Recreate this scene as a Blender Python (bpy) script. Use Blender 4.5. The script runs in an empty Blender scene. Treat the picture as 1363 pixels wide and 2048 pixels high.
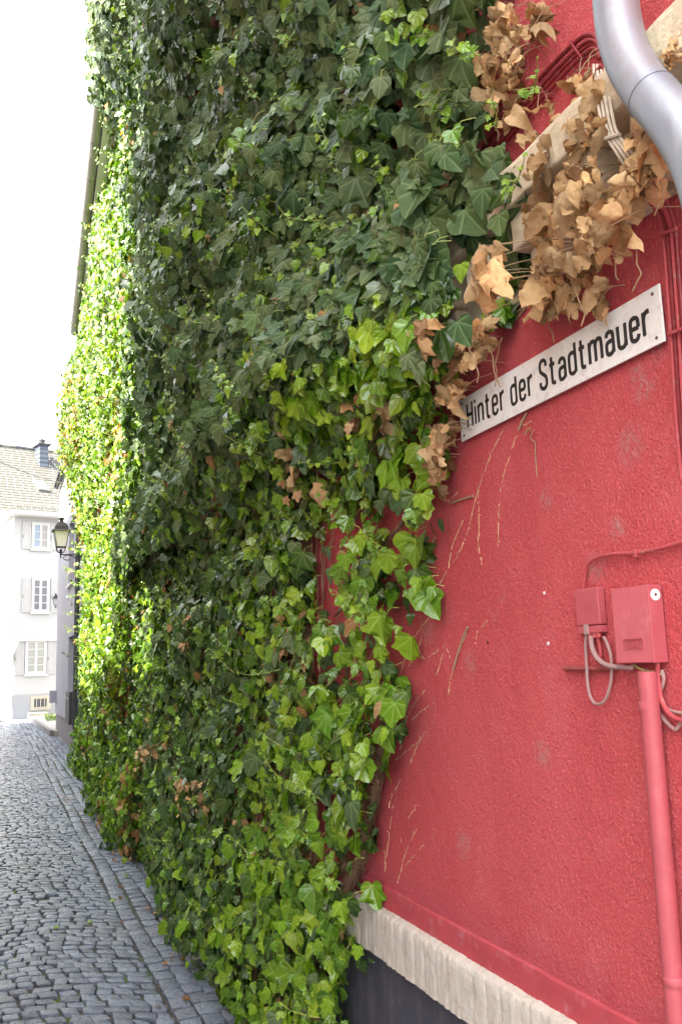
import bpy, bmesh, math, random
import numpy as np
from mathutils import Vector, Matrix
from math import sin, cos, tan, radians, pi, sqrt, atan2

random.seed(7)
RNG = np.random.default_rng(11)
S = bpy.context.scene
COL = S.collection

# ------------------------------------------------------------------ camera
PW, PH, FPX = 1363.0, 2048.0, 1760.0
CX, CY = PW / 2, PH / 2
CAMH = 1.7
YAW, PITCH, ROLL = radians(21.472), radians(9.67), radians(1.98)
fwd = Vector((sin(YAW) * cos(PITCH), cos(YAW) * cos(PITCH), sin(PITCH)))
r0 = Vector((cos(YAW), -sin(YAW), 0)); u0 = r0.cross(fwd)
right = r0 * cos(ROLL) - u0 * sin(ROLL); up = u0 * cos(ROLL) + r0 * sin(ROLL)
cam = bpy.data.cameras.new('camera'); cam_o = bpy.data.objects.new('camera', cam); COL.objects.link(cam_o)
m3 = Matrix((right, up, -fwd)).transposed()
cam_o.matrix_world = Matrix.Translation((0, 0, CAMH)) @ m3.to_4x4()
cam.sensor_fit = 'VERTICAL'; cam.sensor_height = 36.0; cam.lens = 36.0 * FPX / PH
cam.clip_start = 0.05; cam.clip_end = 500
S.camera = cam_o

# ------------------------------------------------------------------ sky and sun
SUN_A, SUN_E = radians(9), radians(50)      # A: how far the sun stands behind the street's cross direction
sdir = Vector((-cos(SUN_A) * cos(SUN_E), -sin(SUN_A) * cos(SUN_E), sin(SUN_E)))
W = bpy.data.worlds.new('World'); S.world = W; W.use_nodes = True
nt = W.node_tree; nt.nodes.clear()
sk = nt.nodes.new('ShaderNodeTexSky'); sk.sky_type = 'NISHITA'; sk.sun_disc = False
sk.sun_elevation = SUN_E; sk.sun_rotation = atan2(sdir.x, sdir.y)
sk.air_density = 1.0; sk.dust_density = 3.0; sk.ozone_density = 1.0
bg = nt.nodes.new('ShaderNodeBackground'); bg.inputs[1].default_value = 0.15
wo = nt.nodes.new('ShaderNodeOutputWorld')
hs = nt.nodes.new('ShaderNodeHueSaturation'); hs.inputs['Saturation'].default_value = 0.16     # thin milky high cloud
nt.links.new(sk.outputs[0], hs.inputs['Color']); nt.links.new(hs.outputs[0], bg.inputs[0]); nt.links.new(bg.outputs[0], wo.inputs[0])
sl = bpy.data.lights.new('sun', 'SUN'); sl.energy = 4.0; sl.angle = radians(0.5); sl.color = (1, 0.90, 0.72)
so = bpy.data.objects.new('sun', sl); COL.objects.link(so)
so.rotation_euler = (-sdir).to_track_quat('-Z', 'Y').to_euler()
S.view_settings.view_transform = 'Standard'; S.view_settings.look = 'None'
S.view_settings.gamma = 1; S.view_settings.exposure = 2.95

# ------------------------------------------------------------------ helpers
def tag(o, label=None, cat=None, group=None, kind=None):
    if label: o['label'] = label
    if cat: o['category'] = cat
    if group: o['group'] = group
    if kind: o['kind'] = kind
    return o

def empty(name, loc=(0, 0, 0), label=None, cat=None, group=None):
    o = bpy.data.objects.new(name, None); COL.objects.link(o); o.location = loc
    o.empty_display_size = 0.1
    return tag(o, label, cat, group)

def link(name, me, mat, parent=None):
    o = bpy.data.objects.new(name, me); COL.objects.link(o)
    if mat and not me.materials: me.materials.append(mat)
    if parent:
        o.parent = parent
        o.matrix_parent_inverse = Matrix.Translation(-parent.location) if not parent.parent else \
            Matrix.Translation(-(parent.matrix_basis.translation + Vector(parent.parent.location) * 0))
    return o

class MB:
    """collects shapes and links them as ONE mesh object"""
    def __init__(s): s.v = []; s.f = []
    def add(s, vs, fs):
        n = len(s.v); s.v += [tuple(p) for p in vs]; s.f += [tuple(i + n for i in f) for f in fs]
    def box(s, x0, x1, y0, y1, z0, z1):
        s.add([(x0, y0, z0), (x1, y0, z0), (x1, y1, z0), (x0, y1, z0), (x0, y0, z1), (x1, y0, z1), (x1, y1, z1), (x0, y1, z1)],
              [(0, 3, 2, 1), (4, 5, 6, 7), (0, 1, 5, 4), (1, 2, 6, 5), (2, 3, 7, 6), (3, 0, 4, 7)])
    def hexa(s, p):
        s.add(p, [(0, 3, 2, 1), (4, 5, 6, 7), (0, 1, 5, 4), (1, 2, 6, 5), (2, 3, 7, 6), (3, 0, 4, 7)])
    def prism(s, poly, vec):
        n = len(poly); a = [Vector(p) for p in poly]; b = [p + Vector(vec) for p in a]
        s.add(a + b, [tuple(range(n))[::-1], tuple(range(n, 2 * n))] + [(i, (i + 1) % n, (i + 1) % n + n, i + n) for i in range(n)])
    def tube(s, pts, r, seg=8, cap=True):
        pts = [Vector(p) for p in pts]; n = len(pts)
        rr = r if isinstance(r, (list, tuple)) else [r] * n
        prev = None; vs = []; fs = []
        for i, p in enumerate(pts):
            t = (pts[min(i + 1, n - 1)] - pts[max(i - 1, 0)])
            if t.length < 1e-9: t = Vector((0, 0, 1))
            t.normalize()
            if prev is None:
                a = Vector((1, 0, 0)) if abs(t.x) < .8 else Vector((0, 1, 0)); a = (a - t * a.dot(t)).normalized()
            else:
                a = prev - t * prev.dot(t); a = a.normalized() if a.length > 1e-6 else t.orthogonal().normalized()
            prev = a; b = t.cross(a)
            for k in range(seg):
                th = 2 * pi * k / seg; vs.append(p + (a * cos(th) + b * sin(th)) * rr[i])
        for i in range(n - 1):
            for k in range(seg):
                k2 = (k + 1) % seg; fs.append((i * seg + k, i * seg + k2, (i + 1) * seg + k2, (i + 1) * seg + k))
        if cap: fs += [tuple(range(seg))[::-1], tuple((n - 1) * seg + k for k in range(seg))]
        s.add(vs, fs)
    def lathe(s, c, prof, seg=16, ax='z'):
        vs = []; fs = []; n = len(prof)
        for r, h in prof:
            for k in range(seg):
                th = 2 * pi * k / seg; a, b = r * cos(th), r * sin(th)
                vs.append(Vector(c) + (Vector((a, b, h)) if ax == 'z' else Vector((-h, a, b)) if ax == 'x' else Vector((a, -h, b))))
        for i in range(n - 1):
            for k in range(seg):
                k2 = (k + 1) % seg; fs.append((i * seg + k, i * seg + k2, (i + 1) * seg + k2, (i + 1) * seg + k))
        fs += [tuple(range(seg))[::-1], tuple((n - 1) * seg + k for k in range(seg))]
        s.add(vs, fs)
    def build(s, name, mat, parent=None, smooth=False, bevel=0, seg=2):
        me = bpy.data.meshes.new(name); me.from_pydata(s.v, [], s.f); me.update()
        bm = bmesh.new(); bm.from_mesh(me); bmesh.ops.recalc_face_normals(bm, faces=bm.faces)
        bm.to_mesh(me); bm.free()
        if smooth:
            me.polygons.foreach_set('use_smooth', [True] * len(me.polygons)); me.set_sharp_from_angle(angle=radians(40))
        o = bpy.data.objects.new(name, me); COL.objects.link(o)
        if mat: me.materials.append(mat)
        if parent: par(o, parent)
        if bevel:
            b = o.modifiers.new('bevel', 'BEVEL'); b.width = bevel; b.segments = seg; b.limit_method = 'ANGLE'
        return o

def wloc(o):
    v = Vector(o.location)
    while o.parent: o = o.parent; v = v + Vector(o.location)
    return v
def par(o, parent):        # keep world coordinates: children meshes are written in world space
    o.parent = parent; o.location = -wloc(parent)
    return o

def lin(c):
    f = lambda x: x / 12.92 if x <= .04045 else ((x + .055) / 1.055) ** 2.4
    return tuple(f(x / 255.0) for x in c)

class NT:
    def __init__(s, name):
        s.m = bpy.data.materials.new(name); s.m.use_nodes = True; s.t = s.m.node_tree; s.t.nodes.clear()
        s.out = s.n('ShaderNodeOutputMaterial'); s.p = s.n('ShaderNodeBsdfPrincipled'); s.l(s.p.outputs[0], s.out.inputs[0])
        s.tc = s.n('ShaderNodeTexCoord')
    def n(s, t, **k):
        o = s.t.nodes.new(t)
        for a, b in k.items(): setattr(o, a, b)
        return o
    def l(s, a, b): s.t.links.new(a, b)
    def val(s, sock, v):
        if hasattr(v, 'is_output') or isinstance(v, bpy.types.NodeSocket): s.l(v, sock)
        else: sock.default_value = v
    def map(s, scale=(1, 1, 1), rot=(0, 0, 0), src=None):
        m = s.n('ShaderNodeMapping'); m.inputs['Scale'].default_value = scale; m.inputs['Rotation'].default_value = rot
        s.l(src or s.tc.outputs['Object'], m.inputs[0]); return m.outputs[0]
    def noise(s, scale, detail=4, rough=.55, vec=None, dist=0):
        o = s.n('ShaderNodeTexNoise'); o.inputs['Scale'].default_value = scale; o.inputs['Detail'].default_value = detail
        o.inputs['Roughness'].default_value = rough; o.inputs['Distortion'].default_value = dist
        s.l(vec or s.tc.outputs['Object'], o.inputs['Vector']); return o.outputs['Fac']
    def voro(s, scale, vec=None, feat='F1', out='Distance'):
        o = s.n('ShaderNodeTexVoronoi', feature=feat); o.inputs['Scale'].default_value = scale
        s.l(vec or s.tc.outputs['Object'], o.inputs['Vector']); return o.outputs[out]
    def ramp(s, fac, stops):
        o = s.n('ShaderNodeValToRGB'); cr = o.color_ramp
        while len(cr.elements) < len(stops): cr.elements.new(0.5)
        for e, (p, c) in zip(cr.elements, stops):
            e.position = p; e.color = (c if isinstance(c, (tuple, list)) else (c, c, c)) + ((1,) if not isinstance(c, (tuple, list)) or len(c) == 3 else ())
        s.l(fac, o.inputs[0]); return o.outputs[0]
    def mix(s, fac, a, b, mode='MIX'):
        o = s.n('ShaderNodeMix', data_type='RGBA', blend_type=mode)
        s.val(o.inputs[0], fac)
        for sock, v in ((o.inputs[6], a), (o.inputs[7], b)):
            if isinstance(v, tuple): v = v + (1,) if len(v) == 3 else v
            s.val(sock, v)
        return o.outputs[2]
    def math(s, op, a, b=0.0, clamp=False):
        o = s.n('ShaderNodeMath', operation=op); o.use_clamp = clamp; s.val(o.inputs[0], a); s.val(o.inputs[1], b); return o.outputs[0]
    def bump(s, h, strength=.5, dist=.01, prev=None):
        o = s.n('ShaderNodeBump'); o.inputs['Strength'].default_value = strength; o.inputs['Distance'].default_value = dist
        s.l(h, o.inputs['Height'])
        if prev: s.l(prev, o.inputs['Normal'])
        return o.outputs[0]
    def done(s, col=None, rough=None, normal=None, metal=None, spec=None):
        if col is not None: s.val(s.p.inputs['Base Color'], col + (1,) if isinstance(col, tuple) and len(col) == 3 else col)
        if rough is not None: s.val(s.p.inputs['Roughness'], rough)
        if metal is not None: s.val(s.p.inputs['Metallic'], metal)
        if spec is not None: s.val(s.p.inputs['Specular IOR Level'], spec)
        if normal is not None: s.l(normal, s.p.inputs['Normal'])
        return s.m

def plain(name, c, rough=.6, var=.15, scale=6, bscale=60, bstr=.15, bdist=.003, metal=0, spec=None, dark=None):
    """painted or mineral surface: colour with blotches, fine grain and roughness variation"""
    t = NT(name); a = tuple(min(1, x * (1 - var)) for x in c); b = tuple(min(1, x * (1 + var)) for x in c)
    col = t.mix(t.noise(scale, 5), a, b)
    if dark: col = t.mix(t.ramp(t.noise(scale * 2.3, 6, .7), [(.55, 0.0), (.72, 1.0)]), col, dark)
    r = t.ramp(t.noise(scale * 3, 3), [(.3, max(0, rough - .1)), (.7, min(1, rough + .1))])
    nb = t.bump(t.noise(bscale, 5, .6), bstr, bdist)
    return t.done(col, r, nb, metal, spec)

# ------------------------------------------------------------------ where the photo's points lie on the real planes
D = 1.32                    # street-side face of the red wall
BY, BK = 7.6, 0.040         # beyond BY the wall turns away a little
WEND = 17.9
def wx(y): return D + max(0.0, y - BY) * BK
def ray(px, py): return right * ((px - CX) / FPX) - up * ((py - CY) / FPX) + fwd
def wp(px, py, off=0.0, d=D):
    v = ray(px, py); t = (d - off) / v.x; return Vector((d - off, t * v.y, CAMH + t * v.z))
def gp(px, py, z=0.0):
    v = ray(px, py); t = (z - CAMH) / v.z; return Vector((t * v.x, t * v.y, z))
def pp(px, py, p0, n):      # photo point on the plane through p0 with normal n
    v = ray(px, py); o = Vector((0, 0, CAMH)); t = (Vector(p0) - o).dot(n) / v.dot(n); return o + v * t

def vnoise(u, v, seed=0):
    """smooth value noise on numpy arrays, 0..1"""
    r = np.random.default_rng(seed).random((64, 64))
    iu = np.floor(u).astype(int); iv = np.floor(v).astype(int); fu = u - iu; fv = v - iv
    fu = fu * fu * (3 - 2 * fu); fv = fv * fv * (3 - 2 * fv)
    g = lambda a, b: r[a % 64, b % 64]
    return (g(iu, iv) * (1 - fu) + g(iu + 1, iv) * fu) * (1 - fv) + (g(iu, iv + 1) * (1 - fu) + g(iu + 1, iv + 1) * fu) * fv

def inpoly(x, y, poly):
    r = np.zeros(len(x), bool); n = len(poly); j = n - 1
    for i in range(n):
        xi, yi = poly[i]; xj, yj = poly[j]
        c = ((yi > y) != (yj > y)) & (x < (xj - xi) * (y - yi) / ((yj - yi) + 1e-12) + xi); r ^= c; j = i
    return r

# ------------------------------------------------------------------ materials
STAINS = [(2.9, 1.55, .08), (2.0, 1.45, .05), (1.9, 2.1, .04), (2.45, 1.15, .06), (1.50, 2.28, .05), (1.56, 2.16, .06), (2.62, 1.80, .07), (2.35, 1.68, .05), (1.52, 2.32, .03), (2.62, 2.15, .05), (1.72, 1.90, .05), (1.63, 1.98, .04), (1.45, 2.345, .04)]
def m_redwall():
    t = NT('red_render')
    base = t.mix(t.noise(1.3, 6, .6), (0.43, 0.046, 0.053), (0.58, 0.112, 0.122))
    base = t.mix(t.math('MULTIPLY', t.ramp(t.noise(4.5, 8, .68), [(.52, 0.0), (.8, 1.0)]), .35), base, (0.66, 0.20, 0.22))
    # faint grey scuffs and pale dust towards the foot of the wall
    base = t.mix(t.math('MULTIPLY', t.ramp(t.noise(3.1, 9, .72), [(.64, 0.0), (.74, 1.0)]), .45), base, (0.42, 0.22, 0.20))
    base = t.mix(t.ramp(t.voro(75), [(.0, .55), (.045, 0.0)]), base, (0.62, 0.36, 0.35))
    base = t.mix(t.math('MULTIPLY', t.ramp(t.noise(150, 3), [(.54, 0.0), (.70, 1.0)]), .55), base, (0.72, 0.24, 0.26))
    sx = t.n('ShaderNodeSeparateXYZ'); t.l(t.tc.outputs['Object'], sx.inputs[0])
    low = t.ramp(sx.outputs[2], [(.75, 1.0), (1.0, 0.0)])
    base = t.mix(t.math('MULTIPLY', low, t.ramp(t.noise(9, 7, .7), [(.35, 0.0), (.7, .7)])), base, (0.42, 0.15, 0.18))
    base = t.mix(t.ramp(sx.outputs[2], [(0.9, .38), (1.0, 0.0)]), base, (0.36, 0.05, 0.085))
    h = t.math('ADD', t.noise(130, 4, .6), t.math('MULTIPLY', t.noise(44, 3, .5), .6))
    n1 = t.bump(h, .9, .0075)
    for (cy, cz, rad) in STAINS:      # grey scuffs where plugs were filled and vines torn away
        vm = t.n('ShaderNodeVectorMath', operation='DISTANCE'); t.l(t.tc.outputs['Object'], vm.inputs[0]); vm.inputs[1].default_value = (D, cy, cz)
        msk = t.math('MULTIPLY', t.ramp(t.math('DIVIDE', vm.outputs['Value'], rad), [(.1, 1.0), (1.0, 0.0)]), t.ramp(t.noise(60, 6, .75), [(.42, 0.0), (.62, .8)]))
        base = t.mix(msk, base, (0.36, 0.25, 0.23))
    n2 = t.bump(t.noise(5, 4), .4, .02, n1)
    base = t.mix(t.math('MULTIPLY', t.ramp(t.noise(2.2, 6, .65, t.map((1, 2.4, .35))), [(.5, 0.0), (.75, 1.0)]), .35), base, (0.40, 0.045, 0.06))
    return t.done(base, .85, n2, spec=.2)
M = {}
M['red'] = m_redwall()
M['redsmooth'] = plain('red_paint_band', (0.42, 0.055, 0.070), .7, .28, 9, 45, .5, .004, dark=(0.46, 0.14, 0.16))
M['paleedge'] = plain('pale_edge_paint', (0.46, 0.14, 0.155), .8, .3, 14, 90, .5, .004, dark=(0.42, 0.05, 0.06))
M['redplastic'] = plain('red_painted_plastic', (0.42, 0.082, 0.098), .55, .18, 10, 120, .08, .001, dark=(0.46, 0.12, 0.14))
M['redcable'] = plain('red_painted_cable', (0.42, 0.06, 0.07), .55, .3, 18, 90, .3, .002, dark=(0.42, 0.22, 0.19))
M['redcabledark'] = plain('dark_red_painted_cable', (0.20, 0.018, 0.024), .45, .3, 18, 90, .25, .002, dark=(0.30, 0.12, 0.12))
M['greycable'] = plain('dusty_grey_cable', (0.34, 0.215, 0.205), .6, .25, 25, 90, .25, .002, dark=(0.45, 0.12, 0.12))
M['rust'] = plain('painted_rusty_bar', (0.30, 0.055, 0.05), .8, .4, 60, 90, .8, .006, dark=(0.14, 0.07, 0.05))
def m_cream(name, c, dirt):
    t = NT(name)
    col = t.mix(t.noise(4, 6), tuple(x * .86 for x in c), c)
    col = t.mix(t.ramp(t.noise(13, 9, .72), [(.5, 0.0), (.72, .75)]), col, dirt)
    col = t.mix(t.ramp(t.voro(120), [(.0, .7), (.07, 0.0)]), col, (0.22, 0.18, 0.12))
    n = t.bump(t.noise(38, 7, .65), .55, .012); n = t.bump(t.noise(160, 3), .3, .002, n)
    return t.done(col, .8, n, spec=.2)
M['cream'] = m_cream('cream_painted_stone', (0.62, 0.53, 0.38), (0.36, 0.29, 0.18))
M['ledge'] = m_cream('cream_painted_brick', (0.62, 0.58, 0.50), (0.38, 0.33, 0.26))
def m_plinth():
    t = NT('dark_slate_render')
    col = t.mix(t.noise(5, 7, .65), (0.042, 0.044, 0.060), (0.088, 0.088, 0.112))
    col = t.mix(t.ramp(t.noise(60, 4, .6, t.map((1, 1, .35))), [(.58, 0.0), (.8, .5)]), col, (0.19, 0.18, 0.20))
    col = t.mix(t.math('MULTIPLY', t.ramp(t.noise(7, 7, .7, t.map((1, 1.6, .4))), [(.48, 0.0), (.7, 1.0)]), .5), col, (0.16, 0.155, 0.165))
    return t.done(col, .8, t.bump(t.noise(70, 5, .65), .9, .007), spec=.3)
M['plinth'] = m_plinth()
def m_zinc():
    t = NT('weathered_zinc')
    v = t.map((14, 14, 2.2))
    col = t.mix(t.noise(1.0, 5, .6, v), (0.15, 0.18, 0.23), (0.42, 0.44, 0.46))
    col = t.mix(t.ramp(t.noise(7, 6, .65), [(.52, 0.0), (.75, .7)]), col, (0.27, 0.21, 0.19))
    r = t.ramp(t.noise(2.0, 5, .6, v), [(.3, .46), (.7, .68)])
    return t.done(col, r, t.bump(t.noise(1.5, 4, .6, v), .3, .004), metal=.6)
M['zinc'] = m_zinc()
M['zincdull'] = plain('grey_zinc_gutter', (0.26, 0.25, 0.23), .5, .2, 5, 30, .1, .003, metal=.4)
M['darkmetal'] = plain('dark_painted_iron', (0.030, 0.028, 0.030), .45, .25, 20, 80, .1, .001)
M['pipegrey'] = plain('dark_grey_pipe', (0.040, 0.042, 0.048), .6, .15, 8, 50, .06, .002)
M['lampglass'] = plain('opal_lamp_glass', (0.78, 0.78, 0.76), .25, .03, 5, 30, .02, .001)
M['sign'] = plain('white_enamel_sign', (0.80, 0.80, 0.76), .32, .04, 10, 60, .03, .001, dark=(0.62, 0.59, 0.52))
M['ink'] = plain('black_sign_lettering', (0.022, 0.020, 0.022), .4, .2, 30, 60, .03, .001)
M['screw'] = plain('rusty_screw', (0.16, 0.09, 0.06), .5, .3, 90, 90, .3, .001, metal=.5)
M['whiteplastic'] = plain('white_plastic', (0.78, 0.76, 0.74), .4, .06, 40, 60, .05, .001)
M['whitewall'] = plain('white_render', (0.46, 0.46, 0.46), .8, .03, 1.5, 60, .12, .004)
M['whitetrim'] = plain('white_window_paint', (0.56, 0.56, 0.55), .5, .03, 4, 50, .04, .002)
M['shutter'] = plain('pale_grey_shutter_paint', (0.43, 0.425, 0.415), .55, .05, 4, 50, .05, .002)
M['basegrey'] = plain('pale_grey_base_render', (0.36, 0.36, 0.375), .8, .05, 2, 50, .12, .004)
M['lavender'] = plain('lavender_grey_render', (0.38, 0.375, 0.44), .85, .05, 1.2, 70, .2, .004)
M['lavbase'] = plain('brownish_grey_base', (0.22, 0.20, 0.215), .85, .08, 2, 70, .2, .004)
M['creamwin'] = plain('cream_window_frame', (0.50, 0.45, 0.36), .6, .06, 6, 50, .05, .002)
M['opp'] = plain('pale_opposite_render', (0.70, 0.62, 0.52), .85, .06, 1.2, 50, .15, .006)
M['concrete'] = plain('pale_concrete_slab', (0.36, 0.33, 0.29), .85, .15, 3, 40, .25, .006)
M['kerb'] = plain('grey_kerb_stone', (0.20, 0.19, 0.185), .8, .2, 6, 40, .3, .006)
M['stemdry'] = plain('dry_stem', (0.34, 0.23, 0.13), .8, .3, 40, 120, .5, .003)
M['bark'] = plain('ivy_bark', (0.21, 0.125, 0.07), .85, .35, 30, 120, .7, .005)
M['stemyoung'] = plain('young_stem', (0.30, 0.36, 0.06), .5, .2, 40, 120, .1, .002)
M['scar'] = plain('root_scar', (0.60, 0.38, 0.22), .9, .25, 80, 120, .5, .003)
M['wood'] = plain('weathered_stake', (0.19, 0.17, 0.16), .8, .3, 20, 60, .5, .004)
M['wire'] = plain('rusty_wire', (0.10, 0.085, 0.08), .6, .3, 60, 90, .2, .001, metal=.5)
def m_glass(name, c):
    t = NT(name); return t.done(t.mix(t.noise(1.2, 3), tuple(x * .7 for x in c), c), .06, spec=.8)
M['glassblue'] = m_glass('window_glass', (0.20, 0.27, 0.36))
M['glassgrey'] = m_glass('window_glass_with_curtain', (0.42, 0.42, 0.38))
M['glassdark'] = m_glass('dark_window_glass', (0.12, 0.12, 0.14))
M['glassbrown'] = plain('patterned_curtain_glass', (0.30, 0.27, 0.25), .15, .3, 30, 30, .05, .001)
def m_slate(name, c, sc=1.0):
    t = NT(name)
    b = t.n('ShaderNodeTexBrick'); b.inputs['Scale'].default_value = sc
    b.inputs['Brick Width'].default_value = .34; b.inputs['Row Height'].default_value = .27; b.inputs['Mortar Size'].default_value = .012
    b.inputs['Color1'].default_value = tuple(x * .85 for x in c) + (1,); b.inputs['Color2'].default_value = tuple(min(1, x * 1.12) for x in c) + (1,)
    b.inputs['Mortar'].default_value = tuple(x * .3 for x in c) + (1,)
    t.l(t.tc.outputs['UV'], b.inputs['Vector'])
    n = t.bump(b.outputs['Fac'], .6, -.02)
    return t.done(t.mix(t.ramp(t.noise(2.5, 6), [(.45, 0.0), (.7, .4)]), b.outputs['Color'], (0.40, 0.36, 0.27)), .55, n)
M['slate'] = m_slate('roof_slates', (0.30, 0.29, 0.27))
M['slateblue'] = m_slate('chimney_slates', (0.17, 0.20, 0.26), 1.6)

def m_leaf(name, trans=.3):
    """leaf colour from the leaf's own attribute; pale veins in leaf coordinates"""
    t = NT(name)
    at = t.n('ShaderNodeAttribute', attribute_name='leafcol')
    uv = t.n('ShaderNodeSeparateXYZ'); t.l(t.tc.outputs['UV'], uv.inputs[0])
    u, v = uv.outputs[0], uv.outputs[1]
    u = t.math('SUBTRACT', u, .5); v = t.math('SUBTRACT', v, .25)
    vein = None
    for ang in (0, 38, -38, 82, -82):
        dx, dy = sin(radians(ang)), cos(radians(ang))
        cr = t.math('ABSOLUTE', t.math('SUBTRACT', t.math('MULTIPLY', u, dy), t.math('MULTIPLY', v, dx)))
        dt = t.math('ADD', t.math('MULTIPLY', u, dx), t.math('MULTIPLY', v, dy))
        w = t.math('ADD', cr, t.math('MULTIPLY', t.math('LESS_THAN', dt, 0.0), 1.0))
        vein = w if vein is None else t.math('MINIMUM', vein, w)
    fine = t.math('ABSOLUTE', t.math('SUBTRACT', t.noise(9, 3, .5, t.tc.outputs['UV']), .5))
    vm = t.math('MAXIMUM', t.ramp(vein, [(.006, 1.0), (.026, 0.0)]), t.math('MULTIPLY', t.ramp(fine, [(0.0, 1.0), (.03, 0.0)]), .35))
    gl = at.outputs['Alpha']
    col = t.mix(t.math('MULTIPLY', t.noise(30, 5, .6), .6), at.outputs['Color'], t.mix(.5, at.outputs['Color'], (0.02, 0.03, 0.01)))
    pale = t.mix(1.0, at.outputs['Color'], (0.085, 0.105, 0.055), 'ADD')
    col = t.mix(t.math('MULTIPLY', vm, .75), col, pale)
    rough = t.math('SUBTRACT', .60, t.math('MULTIPLY', gl, .38))
    n = t.bump(t.math('ADD', t.ramp(vein, [(.0, 0.0), (.09, 1.0)]), t.math('MULTIPLY', t.noise(7, 3, .5, t.tc.outputs['UV']), .8)), .6, .004)
    t.done(col, rough, n, spec=t.math('ADD', .12, t.math('MULTIPLY', gl, .65)))
    tr = t.n('ShaderNodeBsdfTranslucent'); t.l(t.mix(1.0, col, (1.25, 1.35, .35), 'MULTIPLY'), tr.inputs[0]); t.l(n, tr.inputs['Normal'])
    ms = t.n('ShaderNodeMixShader'); ms.inputs[0].default_value = trans
    t.l(t.p.outputs[0], ms.inputs[1]); t.l(tr.outputs[0], ms.inputs[2]); t.l(ms.outputs[0], t.out.inputs[0])
    return t.m
M['leaf'] = m_leaf('ivy_leaf', .20)
def m_dead():
    t = NT('dead_leaf')
    at = t.n('ShaderNodeAttribute', attribute_name='leafcol')
    col = t.mix(t.noise(45, 5, .6), at.outputs['Color'], t.mix(1.0, at.outputs['Color'], (.55, .5, .45), 'MULTIPLY'))
    n = t.bump(t.noise(5, 5, .6, t.tc.outputs['UV'], .6), .7, .010)
    t.done(col, .6, n, spec=.3)
    tr = t.n('ShaderNodeBsdfTranslucent'); t.l(t.mix(1.0, col, (1.2, .9, .6), 'MULTIPLY'), tr.inputs[0])
    ms = t.n('ShaderNodeMixShader'); ms.inputs[0].default_value = .22
    t.l(t.p.outputs[0], ms.inputs[1]); t.l(tr.outputs[0], ms.inputs[2]); t.l(ms.outputs[0], t.out.inputs[0])
    return t.m
M['dead'] = m_dead()
def m_cobble():
    t = NT('cobble_stone')
    at = t.n('ShaderNodeAttribute', attribute_name='stonecol')
    c = t.mix(at.outputs['Fac'], (0.060, 0.080, 0.118), (0.175, 0.212, 0.280))
    c = t.mix(t.ramp(t.noise(55, 5, .65), [(.4, 0.0), (.75, .5)]), c, (0.26, 0.26, 0.27))
    c = t.mix(t.ramp(t.noise(.9, 5, .6), [(.5, 0.0), (.75, .35)]), c, (0.20, 0.17, 0.15))
    r = t.ramp(t.noise(20, 4, .6), [(.3, .20), (.7, .44)])
    n = t.bump(t.noise(34, 6, .66), .9, .016)
    return t.done(c, r, n, spec=.6)
M['cobble'] = m_cobble()
def m_joint():
    t = NT('joint_soil')
    c = t.mix(t.noise(30, 6), (0.030, 0.026, 0.022), (0.085, 0.072, 0.058))
    c = t.mix(t.ramp(t.noise(1.6, 6, .65), [(.50, 0.0), (.60, .95)]), c, (0.080, 0.140, 0.020))
    return t.done(c, .95, t.bump(t.noise(80, 5), .8, .008))
M['joint'] = m_joint()
M['ground'] = plain('distant_ground', (0.16, 0.16, 0.155), .9, .15, .6, 30, .3, .01)

# ------------------------------------------------------------------ the setting: ground and cobbled street
b = MB(); b.box(-120, 120, -60, 220, -.6, -.03); tag(b.build('ground', M['ground']), kind='structure')
b = MB(); b.add([(-3.2, -4, -.012), (2.4, -4, -.012), (2.4, 37.5, -.012), (-3.2, 37.5, -.012)], [(0, 1, 2, 3)])
tag(b.build('street_joints', M['joint']), kind='structure')

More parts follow.
